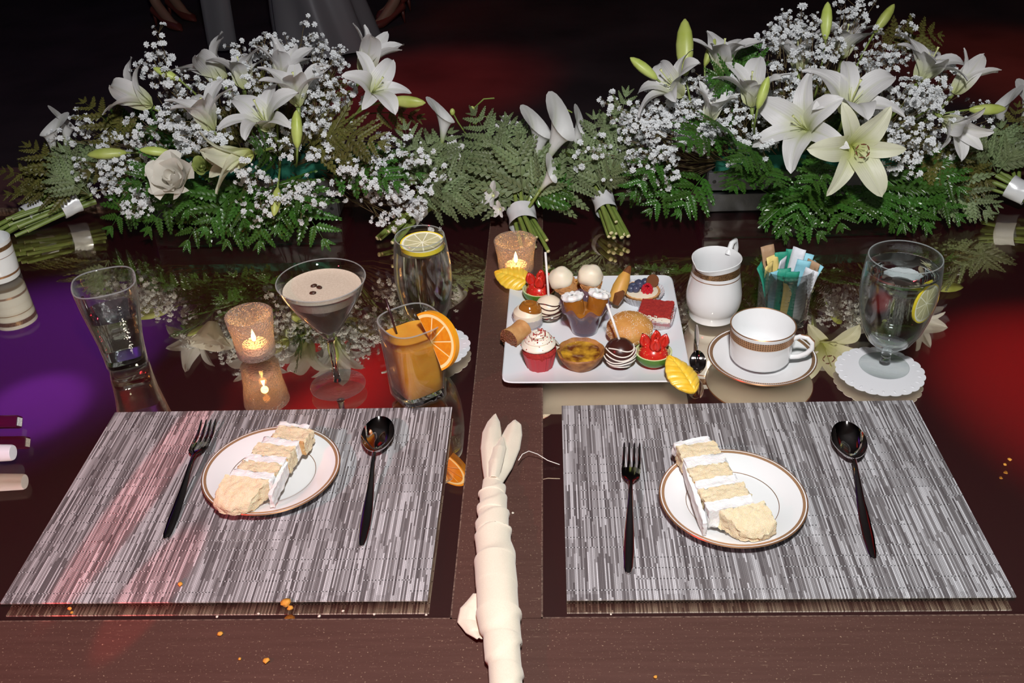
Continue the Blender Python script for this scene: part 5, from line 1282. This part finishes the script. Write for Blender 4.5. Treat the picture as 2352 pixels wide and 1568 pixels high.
def lily(parent, O, pos, d, s, kind, mat, root, anthers=False):
    d = Vector(d).normalized(); pos = Vector(pos)
    mw = d.to_track_quat('Z', 'Y').to_matrix().to_4x4(); spin = rl.uniform(0, PI/3)
    # the mesh of the lily itself is its green foot and stalk
    mb = MB()
    inv = mw.to_3x3().transposed(); rt = inv @ (Vector(root) - pos)
    p1 = Vector((0, 0, -.035)); rt = rt + inv @ Vector((0, .03, -.015)); mid = p1.lerp(rt, .5) + Vector((0, 0, -.02))
    pth = [Vector((0, 0, -.002)), p1 * .5, p1] + [((1-q)**2) * p1 + 2*q*(1-q) * mid + q*q * rt for q in (.33, .66, 1.0)]
    mb.tube([tuple(p / s) for p in pth], [.0042, .0030, .0024, .0022, .0022, .0022], 7)
    o = obj('lily', mb.mesh('lily', 'stem'), parent, Matrix.Translation(pos - O) @ mw @ Matrix.Scale(s, 4))
    for i in range(6):
        me = PET[kind, mat][i % 2]
        j = Matrix.Rotation(spin + i * PI/3 + rl.uniform(-.07, .07), 4, 'Z') @ Matrix.Rotation(rl.uniform(-.13, .13), 4, 'Y') @ Matrix.Rotation(rl.uniform(-.06, .06), 4, 'X') @ Matrix.Scale(rl.uniform(.93, 1.06), 4)
        obj('petal', me, o, j)
    if kind != 'half' or anthers:
        obj('pistil', PIS, o, Matrix.Rotation(spin + .5, 4, 'Z') @ Matrix.Scale(.95, 4))
        for i in range(6):
            j = Matrix.Rotation(spin + .5 + i * PI/3, 4, 'Z') @ Matrix.Scale(rl.uniform(.75, .9) * (.8 if anthers else 1), 4)
            obj('filament', FIL, o, j)
            if anthers: obj('anther', ANT, o, j @ Matrix.Scale(1.25, 4))
    return o
BUD = MB().lathe([(0, 0), (.003, .001), (.0068, .010), (.0095, .024), (.0100, .036), (.0082, .050), (.0045, .060), (.0012, .0645), (0, .065)], 18, fn=lambda r, z, a: (r * (1 + .07 * math.cos(3 * a)), z)).mesh('lily_bud', 'bud')
def bud(parent, O, pos, d, s, root):
    pos = Vector(pos); d = Vector(d).normalized()
    mw = Matrix.Translation(pos - O) @ d.to_track_quat('Z', 'Y').to_matrix().to_4x4() @ Matrix.Scale(s, 4)
    o = obj('lily_bud', BUD, parent, mw)
    inv = mw.to_3x3().inverted(); r = inv @ (Vector(root) + Vector((0, .05, 0)) - pos)
    mid = Vector((0, 0, -.055)) + r * .12
    obj('stalk', MB().tube([(0, 0, .001)] + [tuple(2*q*(1-q) * mid + q*q * r) for q in (.25, .5, .75, 1)], .0019 / s, 6).mesh('stalk', 'stem'), o)

# fern leaflet blade (unit length along +Y) in two cuts
def pinna_mesh(name, mat, n, wid, seed):
    mb = MB(); rr = random.Random(seed)
    mb.tube([(0, 0, 0), (0, .5, .012), (0, 1, -.02)], [.010, .008, .003], 4, cap=False)
    for k in range(n):
        u = .07 + .90 * k / (n - 1); ln = wid * (1 - u) ** .62 * (1.0 if k else .9) + .035; hw = .56 * .9 / n * 1.25
        for s in (-1, 1):
            y0 = u + (.012 if s > 0 else 0); tipy = y0 + ln * .62; tipx = s * ln; z = .012 - .05 * u * u; dz = rr.uniform(-.03, .02)
            mb.add([(0, y0 - hw * .5, z), (s * ln * .42, y0 - hw * .30 + ln * .14, z + .018), (s * ln * .80, y0 - hw * .10 + ln * .42, z + .012 + dz), (tipx, tipy, z + dz), (s * ln * .62, y0 + hw * 1.05 + ln * .42, z + .004 + dz), (s * ln * .28, y0 + hw * 1.05 + ln * .18, z + .006), (0, y0 + hw * .55, z), (s * ln * .5, y0 + hw * .35 + ln * .30, z + .026)],
                   [(0, 1, 7, 6) if s > 0 else (6, 7, 1, 0), (1, 2, 3, 7) if s > 0 else (7, 3, 2, 1), (7, 3, 4) if s > 0 else (4, 3, 7), (6, 7, 4, 5) if s > 0 else (5, 4, 7, 6)])
    return mb.mesh(name, mat, False)
PIN = {m: [pinna_mesh('leaflet', 'fern%d' % m, 7, .19 if m else .22, 1 + m), pinna_mesh('leaflet', 'fern%d' % m, 8, .16 if m else .19, 11 + m)] for m in (0, 1, 2)}
rf = random.Random(21)
CAMP = Vector((0, 0, .828))
def fern(parent, O, b, tip, wid, m, up=.25, gap=.14):
    b = Vector(b); tip = Vector(tip); b.z = max(b.z, .03); tip = b + (tip - b) * (1.10 if m == 0 else 1.0); tip.z = max(tip.z, .024); L = (tip - b).length
    mid = b.lerp(tip, .5) + Vector((0, -.15, 1)) * L * up * rf.uniform(.5, 1.1)
    cur = lambda q: ((1-q)**2) * b + 2*q*(1-q) * mid + q*q * tip
    der = lambda q: (2*(1-q)*(mid-b) + 2*q*(tip-mid)).normalized()
    fo = obj('fern_frond', MB().tube([tuple(cur(i/8) - b) for i in range(9)], [.0014 - .0011 * i/8 for i in range(9)], 5).mesh('fern_frond', 'fern%d' % m), parent, Matrix.Translation(b - O))
    hint = ((CAMP - cur(.6)).normalized() + Vector((rf.uniform(-.45, .45), rf.uniform(-.3, .2), .55 + rf.uniform(-.3, .3)))).normalized()
    n = max(5, min(8, int(L / .024)))
    for i in range(n):
        q = gap + (.95 - gap) * (i / (n - 1)) ** .9; p = cur(q); T = der(q); N = (hint - T * hint.dot(T)).normalized(); B = T.cross(N)
        ln = wid * (1 - q) ** .75 * (.62 + .5 * min(1, q / .35)) + .012
        for s in (-1, 1):
            a = math.radians(58 - 22 * q + rf.uniform(-7, 7)); dd = T * math.cos(a) + B * s * math.sin(a) - N * .10
            nn = N + Vector((rf.uniform(-.22, .22), rf.uniform(-.22, .22), rf.uniform(-.22, .22)))
            if (p + dd * ln).z < .016: dd.z += (.016 - (p + dd * ln).z) / ln; dd.normalize()
            obj('leaflet', PIN[m][rf.randrange(2)], fo, frame(p + T * rf.uniform(-.002, .002) - b, dd, nn, ln * rf.uniform(.9, 1.08)))
    obj('leaflet', PIN[m][0], fo, frame(cur(.93) - b, der(.95), hint, max(.018, wid * .32)))
    return fo

# baby's breath
def floret_mesh():
    mb = MB(); rr = random.Random(3)
    for lay, (n, el, ln, w_) in enumerate([(6, .05, 1.0, .52), (6, .45, .85, .46), (5, .95, .62, .40)]):
        for k in range(n):
            a = 2*PI*(k + .5 * lay) / n + rr.uniform(-.15, .15); e = el + rr.uniform(-.15, .15); l = ln * rr.uniform(.88, 1.1)
            d = Vector((math.cos(a)*math.cos(e), math.sin(a)*math.cos(e), math.sin(e))); sd = Vector((-math.sin(a), math.cos(a), 0)); up = d.cross(sd)
            z = Vector((0, 0, .1 * lay))
            mb.add([z, z + d*l*.62 + sd*w_*.55, z + d*l + sd*w_*.22 - up*.12, z + d*l - sd*w_*.22 - up*.05, z + d*l*.62 - sd*w_*.55], [(0, 1, 2), (0, 2, 3), (0, 3, 4)])
    return mb
FLO_MB = floret_mesh(); FLO = FLO_MB.mesh('floret', 'gyp', False)
rg = random.Random(99)
def breath(parent, O, hub, root, nfl, rad, single, acc=None):
    """one spray: brown branching twig (the part) with florets (its sub-parts)"""
    hub = Vector(hub); root = Vector(root); tw = MB(); tips = []
    base = root.lerp(hub, .35); tw.tube([tuple(root.lerp(hub, q) - O + Vector((0, 0, -.02 * math.sin(q * PI)))) for q in (.2, .5, .8)], [.0010, .0009, .0007], 4)
    nb = max(3, nfl // 5)
    for i in range(nb):
        dv = Vector((rg.gauss(0, 1), rg.gauss(0, .8), rg.gauss(.1, .75))); dv = dv.normalized() * rad * rg.uniform(.3, .85)
        kn = hub + dv * .7; tw.tube([tuple(root.lerp(hub, .8) - O), tuple(kn - O)], [.0006, .00045], 3, cap=False)
        for k in range(round(nfl / nb)):
            tp = hub + dv + Vector((rg.gauss(0, 1), rg.gauss(0, .9), rg.gauss(.15, .9))).normalized() * rad * rg.uniform(.12, .45)
            tw.tube([tuple(kn - O), tuple(tp - O)], [.00042, .00032], 3, cap=False); tips.append((tp, (tp - kn).normalized()))
    fl = []
    for tp, d in tips:
        if tp.z < .012: continue
        d = (d + (CAMP - tp).normalized() * .7 + Vector((rg.uniform(-.5, .5), rg.uniform(-.5, .5), rg.uniform(-.2, .5)))).normalized()
        fl.append(Matrix.Translation(tp - O) @ d.to_track_quat('Z', 'Y').to_matrix().to_4x4() @ Matrix.Rotation(rg.uniform(0, 6), 4, 'Z') @ Matrix.Scale(rg.choice((.0028, .0048, .0054, .0060, .0066)) * rg.uniform(.9, 1.1), 4))
    if single:
        o = obj('baby_breath_spray', tw.mesh('baby_breath_spray', 'twig', False), parent)
        for m in fl: obj('floret', FLO, o, m)
        return len(fl)
    acc[0].add(tw.v, tw.f)
    for m in fl: acc[1].add([tuple(m @ Vector(v)) for v in FLO_MB.v], FLO_MB.f)
    return 0

def rose(parent, O, pos, d, R, mat):
    pos = Vector(pos); d = Vector(d).normalized(); mw = Matrix.Translation(pos - O) @ d.to_track_quat('Z', 'Y').to_matrix().to_4x4()
    o = obj('rose', MB().ball((0, 0, -.002), R * .42, 12, 8).mesh('rose', mat), parent, mw)
    def pm(r0, h, fl, wd):
        def fn(u, v):
            a = (v - .5) * wd; r = r0 * (.35 + .65 * math.sin(min(1, u * 1.1) * PI * .5)) + fl * max(0, u - .62) ** 1.6 * (1 + .5 * math.sin(v * 7 + r0 * 900))
            return (r * math.cos(a), r * math.sin(a), -R * .45 + u * h * (1 - .25 * abs(v - .5) ** 2 * 4 * u) + .0015 * math.sin(v * 9) * u)
        m = MB().grid(fn, 9, 10); return m.mesh('petal', mat)
    for i in range(4): obj('petal', pm(R * (.18 + .07 * i), R * 1.35, .0, 2.6), o, Matrix.Rotation(i * 2.1, 4, 'Z'))
    for i in range(5): obj('petal', pm(R * .58, R * 1.42, R * .9, 2.0), o, Matrix.Rotation(i * 2*PI/5 + .3, 4, 'Z'))
    for i in range(5): obj('petal', pm(R * .80, R * 1.36, R * 1.5, 2.0), o, Matrix.Rotation(i * 2*PI/5 + .9, 4, 'Z'))
    return o

# ------------------------------------------------------------------ the two crate arrangements
def arrangement(x0, x1, y0, y1, label, lilies, buds, ferns, clouds, roses, yel, seed):
    O = Vector(((x0 + x1) / 2, (y0 + y1) / 2, .0003))
    A = thing('flower_arrangement', label, 'flower arrangement', O)
    hx, hy, H = (x1 - x0) / 2, (y1 - y0) / 2, .088
    cr = part('planter_crate', MB().box(-hx + .01, hx - .01, -hy + .01, hy - .01, .002, .008), 'crate', A, False)
    for z0, z1 in ((.0, .0365), (.0435, .0800)):
        for s in (-1, 1):
            for (bx, lx, ly) in (((0, s * (hy - .004)), hx, .0045), ((s * (hx - .004), 0), .0045, hy - .009)):
                mb = MB().box(-lx, lx, -ly, ly, z0, z1); sl = part('slat', mb, 'crate', cr, False); sl.location = (bx[0], bx[1], 0)
                md = sl.modifiers.new('soft', 'BEVEL'); md.width = .0016; md.segments = 2
        for s in (-1, 1):
            mb = MB().lathe([(0, .0006), (.0030, .0006), (.0036, 0), (.0036, -.001), (0, -.001)], 14); mb.v = [(p[0], -p[2], p[1]) for p in mb.v]
            sc_ = part('screw', mb, 'screw', cr); sc_.location = (s * (hx - .012), -hy - .0005, (z0 + z1) / 2)
    part('floral_foam', rough_block(2 * hx - .028, 2 * hy - .028, .098, 8, 6, 6, .003, 40, seed), 'foamblock', A, True, 60).location = (0, 0, .008)
    root = lambda p: (O.x + max(-hx * .8, min(hx * .8, (p[0] - O.x) * .6)), O.y + max(-hy * .7, min(hy * .7, (p[1] - O.y) * .4)), .10)
    for i, (p, d, s, k) in enumerate(lilies): lily(A, O, p, d, s, k, 'lily_y' if i in yel else 'lily', root(p), i in yel)
    for (p, d, s, k) in buds: bud(A, O, p, d, s, root(p))
    for (b, tip, w_, m) in ferns: fern(A, O, b, tip, w_, m, .18)
    cnt = 0; acc = (MB(), MB())
    for i, p in enumerate(clouds): cnt += breath(A, O, p, root(p), 10, .036, True)
    rr = random.Random(seed)
    for i, p in enumerate(clouds):
        for k in range(4):
            q = Vector(p) + Vector((rr.gauss(0, .024), rr.uniform(-.005, .045), rr.gauss(-.004, .018))); breath(A, O, q, root(p), 15, .044, False, acc)
    o = obj('baby_breath_twigs', acc[0].mesh('baby_breath_twigs', 'twig', False), A); o['kind'] = 'stuff'
    o = obj('baby_breath_florets', acc[1].mesh('baby_breath_florets', 'gyp', False), A); o['kind'] = 'stuff'
    for (p, d, s, k) in roses: rose(A, O, p, d, .036 * s, 'rose' if k == 'L' else 'rose_g')
    # background tangle of inner foliage that fills the crate top
    for i in range(16):
        a = rr.uniform(0, 2*PI); b = (O.x + rr.uniform(-.8, .8) * hx, O.y + rr.uniform(-.5, .5) * hy, .11)
        tip = (b[0] + math.cos(a) * .13, b[1] + math.sin(a) * .08 + .02, rr.uniform(.12, .21)); fern(A, O, b, tip, .06, rr.choice((0, 2, 2)), .3)
    return A
arrangement(-0.790, -0.415, 1.742, 1.872, 'lily and baby breath arrangement with white rose in black crate, behind the martini', LILY_L, BUD_L, FERN_L, CLOUD_L, ROSE, (3,), 41)
arrangement(0.292, 0.660, 1.726, 1.856, 'lily and baby breath arrangement with tall green bud in black crate, behind the cream jug', LILY_R, BUD_R, FERN_R, CLOUD_R, [], (0,), 52)

# ------------------------------------------------------------------ tied bouquets lying on the table
def calla_mesh():
    mb = MB(); vs = []; ts = []; ss = []; nu, nv = 16, 22
    for i in range(nu + 1):
        u = i / nu
        for j in range(nv + 1):
            s = 2 * j / nv - 1; a = s * PI * 1.10
            back = (1 + math.cos(a)) / 2
            h = u * (.056 + .036 * back ** 1.5); r = .0042 + .0135 * u ** 1.9 * (1 + .50 * back) * (1.0 if u < .85 else 1 + (u - .85) * 1.6) + .0022 * u
            cx = (.005 * u - .014 * u * u * u * (back > .5) * 0)
            vs.append((r * math.cos(a) + (.012 * u ** 4) * back, r * math.sin(a) * (1 - .0 * u), h - (.010 * u ** 5) * (1 - back))); ts.append(u); ss.append(s)
    fs = [(i*(nv+1)+j, (i+1)*(nv+1)+j, (i+1)*(nv+1)+j+1, i*(nv+1)+j+1) for i in range(nu) for j in range(nv)]
    mb.add(vs, fs); mb.at = {'t': ts, 's': ss}; return mb.mesh('spathe', 'calla')
CAL = calla_mesh(); SPX = MB().tube([(0, 0, .004), (0, 0, .03), (0, 0, .044)], [.0026, .0026, .0012], 8).mesh('spadix', M('yellow_spadix', (0.75, 0.55, 0.06), 0.6))
ORP = petal_mesh('petal', 'orchid', .034, .017, .9, 1.5, .4, .05, 2, 1.0, 8, 6, .35)
ORL = petal_mesh('lip', 'orchid', .018, .008, .4, 1.6, .9, .1, 3, 1.0, 6, 6)
def bouquet(label, tie, butt, flow, R, ferns, callas, orchids, nstem, rope=0, buds_=False, rn=.020):
    """tie: ribbon centre, butt: where the cut stems end, flow: direction centre of blooms"""
    tie = Vector(tie); butt = Vector(butt); flow = Vector(flow); O = Vector((tie.x, tie.y, .0003))
    B = thing('tied_bouquet', label, 'bouquet', O, 0, 'hand-tied bouquets with satin ribbon'); rr = random.Random(int(abs(tie.x) * 1000) + nstem)
    ax = (flow - butt).normalized(); sx = ax.orthogonal().normalized(); sy = ax.cross(sx)
    for i in range(nstem):
        a = 2*PI*i / nstem + rr.uniform(-.3, .3); q = rn * (.25 if i % 3 == 0 else .62)
        off = (sx * math.cos(a) + sy * math.sin(a)) * q; sr = rr.uniform(.0034, .0046)
        e = butt + off * 1.55 + ax * rr.uniform(-.018, .018) - tie * 0; e.z = max(e.z, .0065)
        m_ = tie + off; f_ = tie.lerp(flow, .55) + off * 1.6
        m_.z = max(m_.z, .007)
        s_ = part('stem', MB().tube([tuple(e - O), tuple(e.lerp(m_, .5) - O), tuple(m_ - O), tuple(f_ - O)], sr, 8), 'stem', B)
        d_ = (e - m_).normalized(); part('cut_end', MB().tube([tuple(e - O - d_ * .0004), tuple(e - O + d_ * .0008)], sr * .92, 8), 'stemcut', s_)
    rings = []
    for i in range(9):
        u = i / 8 - .5; c = tie + ax * u * .036; ring = []
        for j in range(28):
            a = 2*PI*j/28; r_ = rn * (.98 + .10 * abs(u) + .025 * math.sin(a * 5 + i * .9)); p = c + (sx * math.cos(a) + sy * math.sin(a)) * r_; p.z = max(p.z, .0008); ring.append(tuple(p - O))
        rings.append(ring)
    o = part('ribbon_wrap', MB().loft(rings, True, False, False), 'ribbon', B)
    for (b, tip, w_, m) in ferns: fern(B, O, b, tip, w_, m, .12, .22)
    for (p, d, s, k) in callas:
        p = Vector(p); d = Vector(d); c = obj('calla', MB().tube([(0, 0, .003)] + [tuple((((tie - p) * q) @ d.to_track_quat('Z', 'Y').to_matrix() if False else d.to_track_quat('Z', 'Y').to_matrix().transposed() @ ((tie - p) * q)) / s) for q in (.4, .8, 1.0)], .0042, 8).mesh('calla', 'stem'), B, Matrix.Translation(p - O) @ d.to_track_quat('Z', 'Y').to_matrix().to_4x4() @ Matrix.Scale(s * 1.12, 4))
        lc = d.to_track_quat('Z', 'Y').to_matrix().transposed() @ (CAMP - p); obj('spathe', CAL, c, Matrix.Rotation(math.atan2(lc.y, lc.x) + PI + rr.choice((1, 1, -1)) * rr.uniform(.9, 1.4), 4, 'Z')); obj('spadix', SPX, c)
    for (p, d, s, k) in orchids:
        p = Vector(p); d = Vector(d); c = obj('orchid', MB().ball((0, 0, .002), .0035, 8, 6).mesh('orchid', 'pistil'), B, Matrix.Translation(p - O) @ d.to_track_quat('Z', 'Y').to_matrix().to_4x4() @ Matrix.Scale(s, 4))
        for i in range(5): obj('petal', ORP, c, Matrix.Rotation(i * 2*PI/5 + .4, 4, 'Z') @ Matrix.Scale(1.0 if i % 2 else .85, 4))
        obj('lip', ORL, c, Matrix.Rotation(-1.5, 4, 'Z'))
    return B
cal = lambda key: [c for c in CALLA if c[3] == key]
orc = lambda key: [c for c in ORCHID if c[3] == key]
bC = bouquet('ribbon-tied bouquet of white callas and fanned fern, between the two flower crates', (-0.055, 1.646, .036), (-0.034, 1.575, .012), (-0.062, 1.74, .085), .02, FERN_C, cal('C'), orc('C'), 9, rn=.026)
bCL = bouquet('ribbon-tied bouquet of fern with pale orchids, right behind the lemon slice goblet', (-0.262, 1.690, .030), (-0.300, 1.632, .010), (-0.215, 1.755, .06), .02, FERN_CL, cal('CL'), orc('CL'), 8, rn=.021)
bCR = bouquet('ribbon-tied bouquet with one upright fern spray, beside the crate behind the cream jug', (0.098, 1.700, .034), (0.116, 1.630, .010), (0.088, 1.775, .075), .02, FERN_CR, cal('CR'), orc('CR'), 9, rn=.020)
bA = bouquet('ribbon-tied bouquet with long green cut stems, lying beside the white rose arrangement', (-0.952, 1.762, .032), (-1.030, 1.700, .020), (-0.890, 1.815, .05), .02, FERN_A, cal('A'), orc('A'), 9, rn=.021)
bB = bouquet('ribbon-tied bouquet with dim olive fern, its stems behind the porcelain beaker', (-1.016, 1.742, .030), (-1.080, 1.665, .012), (-0.975, 1.81, .05), .02, FERN_B, [], [], 8, rn=.019)
bD = bouquet('ribbon-tied bouquet of pale callas and grey fern, beside the tall green bud arrangement', (0.862, 1.712, .036), (0.935, 1.655, .012), (0.80, 1.765, .055), .02, FERN_D, cal('D'), orc('D'), 8, rn=.021)
# curling orchid tendrils with small buds above the central bouquet
OC = bC.location.copy(); 
TD = [[(-.155, 1.80, .150), (-.148, 1.81, .185), (-.125, 1.81, .205), (-.105, 1.81, .206)], [(-.150, 1.80, .120), (-.176, 1.80, .165), (-.185, 1.80, .185)], [(-.120, 1.80, .140), (-.118, 1.80, .172), (-.132, 1.80, .178), (-.143, 1.80, .165)], [(.012, 1.76, .175), (.016, 1.77, .190), (.030, 1.77, .194), (.040, 1.77, .188)]]
for k, path in enumerate(TD):
    s_ = part('tendril', MB().tube([tuple(Vector(p) - OC) for p in path], .0014, 6), 'stem', bC)
    if k < 3:
        e = Vector(path[-1] if k != 0 else path[1]) - OC
        part('tendril_bud', MB().ball(tuple(e), .0050, 10, 8, 1.4), 'bud', s_)

# ------------------------------------------------------------------ dancers at the edge of the flash
def person(name, x, y, rz, label, skin, pose, dress=None, hgt=1.0):
    t = thing(name, label, 'person', (x, y, -0.75), rz)
    me = bpy.data.meshes.new('body'); K = pose
    names = list(K); vs = [K[n][0] for n in names]; ix = {n: i for i, n in enumerate(names)}
    es = [(ix[K[n][2]], ix[n]) for n in names if K[n][2]]
    me.from_pydata([tuple(c * hgt for c in v) for v in vs], es, []); me.materials.append(skin)
    o = obj('body', me, t); sk = o.modifiers.new('skin', 'SKIN'); sk.use_smooth_shade = True
    for n in names:
        sv = me.skin_vertices[0].data[ix[n]]; sv.radius = (K[n][1][0] * hgt, K[n][1][1] * hgt); sv.use_root = (n == 'pelvis')
    sb = o.modifiers.new('smooth', 'SUBSURF'); sb.levels = 1; sb.render_levels = 2
    return t
def stand(lx=.09, rx=-.09, ly=0.0, ry=0.0, heel=.07):
    r = lambda a, b=None: (a, b or a)
    P = {'pelvis': ((0, 0, .96), r(.13, .10), None), 'waist': ((0, 0, 1.10), r(.115, .085), 'pelvis'), 'chest': ((0, .01, 1.30), r(.145, .095), 'waist'), 'neck': ((0, .01, 1.46), r(.050), 'chest'), 'chin': ((0, -.015, 1.53), r(.058, .062), 'neck'), 'head': ((0, 0, 1.61), r(.072, .090), 'chin'), 'crown': ((0, .01, 1.69), r(.055, .065), 'head')}
    for s, fx, fy in ((1, lx, ly), (-1, rx, ry)):
        n = 'l' if s > 0 else 'r'
        P.update({n+'hip': ((s*.085, 0, .90), r(.088), 'pelvis'), n+'knee': (((s*.085+fx)/2, fy*.5 - .02, .50 + heel*.6), r(.055), n+'hip'), n+'calf': ((fx*.9, fy*.8 + .02, .34 + heel*.8), r(.052), n+'knee'), n+'ankle': ((fx, fy + .03, .085 + heel), r(.032), n+'calf'), n+'ball': ((fx, fy - .10, .032), r(.036, .026), n+'ankle'), n+'toe': ((fx, fy - .165, .022), r(.024, .018), n+'ball'),
                  n+'shoulder': ((s*.17, .01, 1.41), r(.050), 'chest'), n+'elbow': ((s*.25, .03, 1.14), r(.038), n+'shoulder'), n+'wrist': ((s*.26, -.06, .92), r(.026), n+'elbow'), n+'palm': ((s*.26, -.09, .85), r(.034, .020), n+'wrist')})
        for f_, (dx, ln) in enumerate([(-.018, .07), (-.006, .085), (.006, .08), (.018, .065)]): P[n+'finger%d' % f_] = ((s*.26 + dx, -.105, .85 - ln), r(.009), n+'palm')
        P[n+'thumb'] = ((s*.26 - s*.04, -.115, .83), r(.010), n+'palm')
    return P
SKIN = M('skin', (0.42, 0.24, 0.17), 0.5); SATIN = M('silver_satin', (0.40, 0.40, 0.44), 0.28, 0.25, 0.8); DARKD = M('dark_dress_cloth', (0.02, 0.014, 0.018), 0.8)
SHOE = M('red_brown_shoe', (0.20, 0.05, 0.04), 0.35); HAIR = M('dark_hair', (0.02, 0.012, 0.01), 0.6)
def gown(t, prof, mat, amp, n=9, drift=(0, 0), name='gown'):
    zmx = prof[0][1]
    def fn(r, z, a):
        k = 1 - (z - .04) / (zmx - .04); return r * (1 + amp * k * math.sin(a * n + z * 2.2) + amp * .5 * k * math.sin(a * 5 + 1.3 - z * 3)), z
    mb = MB().lathe(prof, 96, fn=fn, cap0=False, cap1=False)
    mb.v = [(p[0] + drift[0] * max(0, (1.0 - p[2])) ** 1.6, p[1] * .72 + drift[1] * max(0, 1.0 - p[2]), p[2]) for p in mb.v]
    return part(name, mb, mat, t)
def hair(t, long_=False): part('hair', MB().ball((0, .022, 1.645), .098, 16, 12, 1.12 if not long_ else 1.35, fn=lambda d: 1.0 if d.y > -.35 or d.z > .35 else .72), HAIR, t)
def heels(t, lx, ly, rx, ry, mat):
    for fx, fy in ((lx, ly), (rx, ry)):
        rings = []
        for q, wd, z0, z1 in [(-.185, .010, .003, .018), (-.16, .030, .003, .045), (-.10, .040, .003, .062), (-.04, .034, .030, .080), (.02, .030, .060, .105), (.055, .028, .070, .125), (.072, .016, .075, .120)]:
            rings.append([(fx + wd * math.cos(a_), fy + q, (z0 + z1) / 2 + (z1 - z0) / 2 * math.sin(a_)) for a_ in [2*PI*j/14 for j in range(14)]])
        sh = part('high_heel', MB().loft(rings), mat, t); part('heel', MB().tube([(fx, fy + .055, .085), (fx, fy + .066, .001)], [.014, .006], 8), mat, sh)
p = person('person', -1.32, 5.45, .15, 'person in a floor-length silver satin gown with a hanging sash', SKIN, stand(.07, -.07))
gown(p, [(.135, 1.36), (.120, 1.18), (.125, 1.08), (.165, .92), (.185, .70), (.21, .45), (.245, .20), (.27, .02)], SATIN, .12, 7, (.10, 0)); hair(p)
def sash(u, v): return (-.54 + .155 * v + .01 * math.sin(u * 4), -.02 + .015 * math.sin(v * 5 + u * 2), 1.15 - u * 1.10)
o = part('sash', MB().grid(sash, 24, 8), SATIN, p); md = o.modifiers.new('thick', 'SOLIDIFY'); md.thickness = .004
part('sash_knot', MB().tube([(-.13, 0, 1.12), (-.30, -.02, 1.16), (-.46, -.02, 1.14)], [.03, .025, .03], 8), SATIN, o)
p = person('person', -0.93, 6.05, -.85, 'person in a dark dress and strappy pink-lit high heels stepping beside the satin gown', SKIN, stand(.10, -.10, -.06, .12))
gown(p, [(.135, 1.36), (.118, 1.16), (.13, 1.05), (.17, .90), (.19, .66), (.20, .52)], DARKD, .05, 7, name='dress'); heels(p, .10, -.06, -.10, .12, SHOE); hair(p, True)
p = person('person', -2.34, 6.15, .95, 'person in dark clothing and dull red pumps standing off in the shadow', SKIN, stand(.09, -.09, .05, -.05))
gown(p, [(.135, 1.36), (.118, 1.16), (.13, 1.05), (.17, .90), (.21, .60), (.25, .34)], DARKD, .06, 6, name='dress'); heels(p, .09, .05, -.09, -.05, SHOE); hair(p)
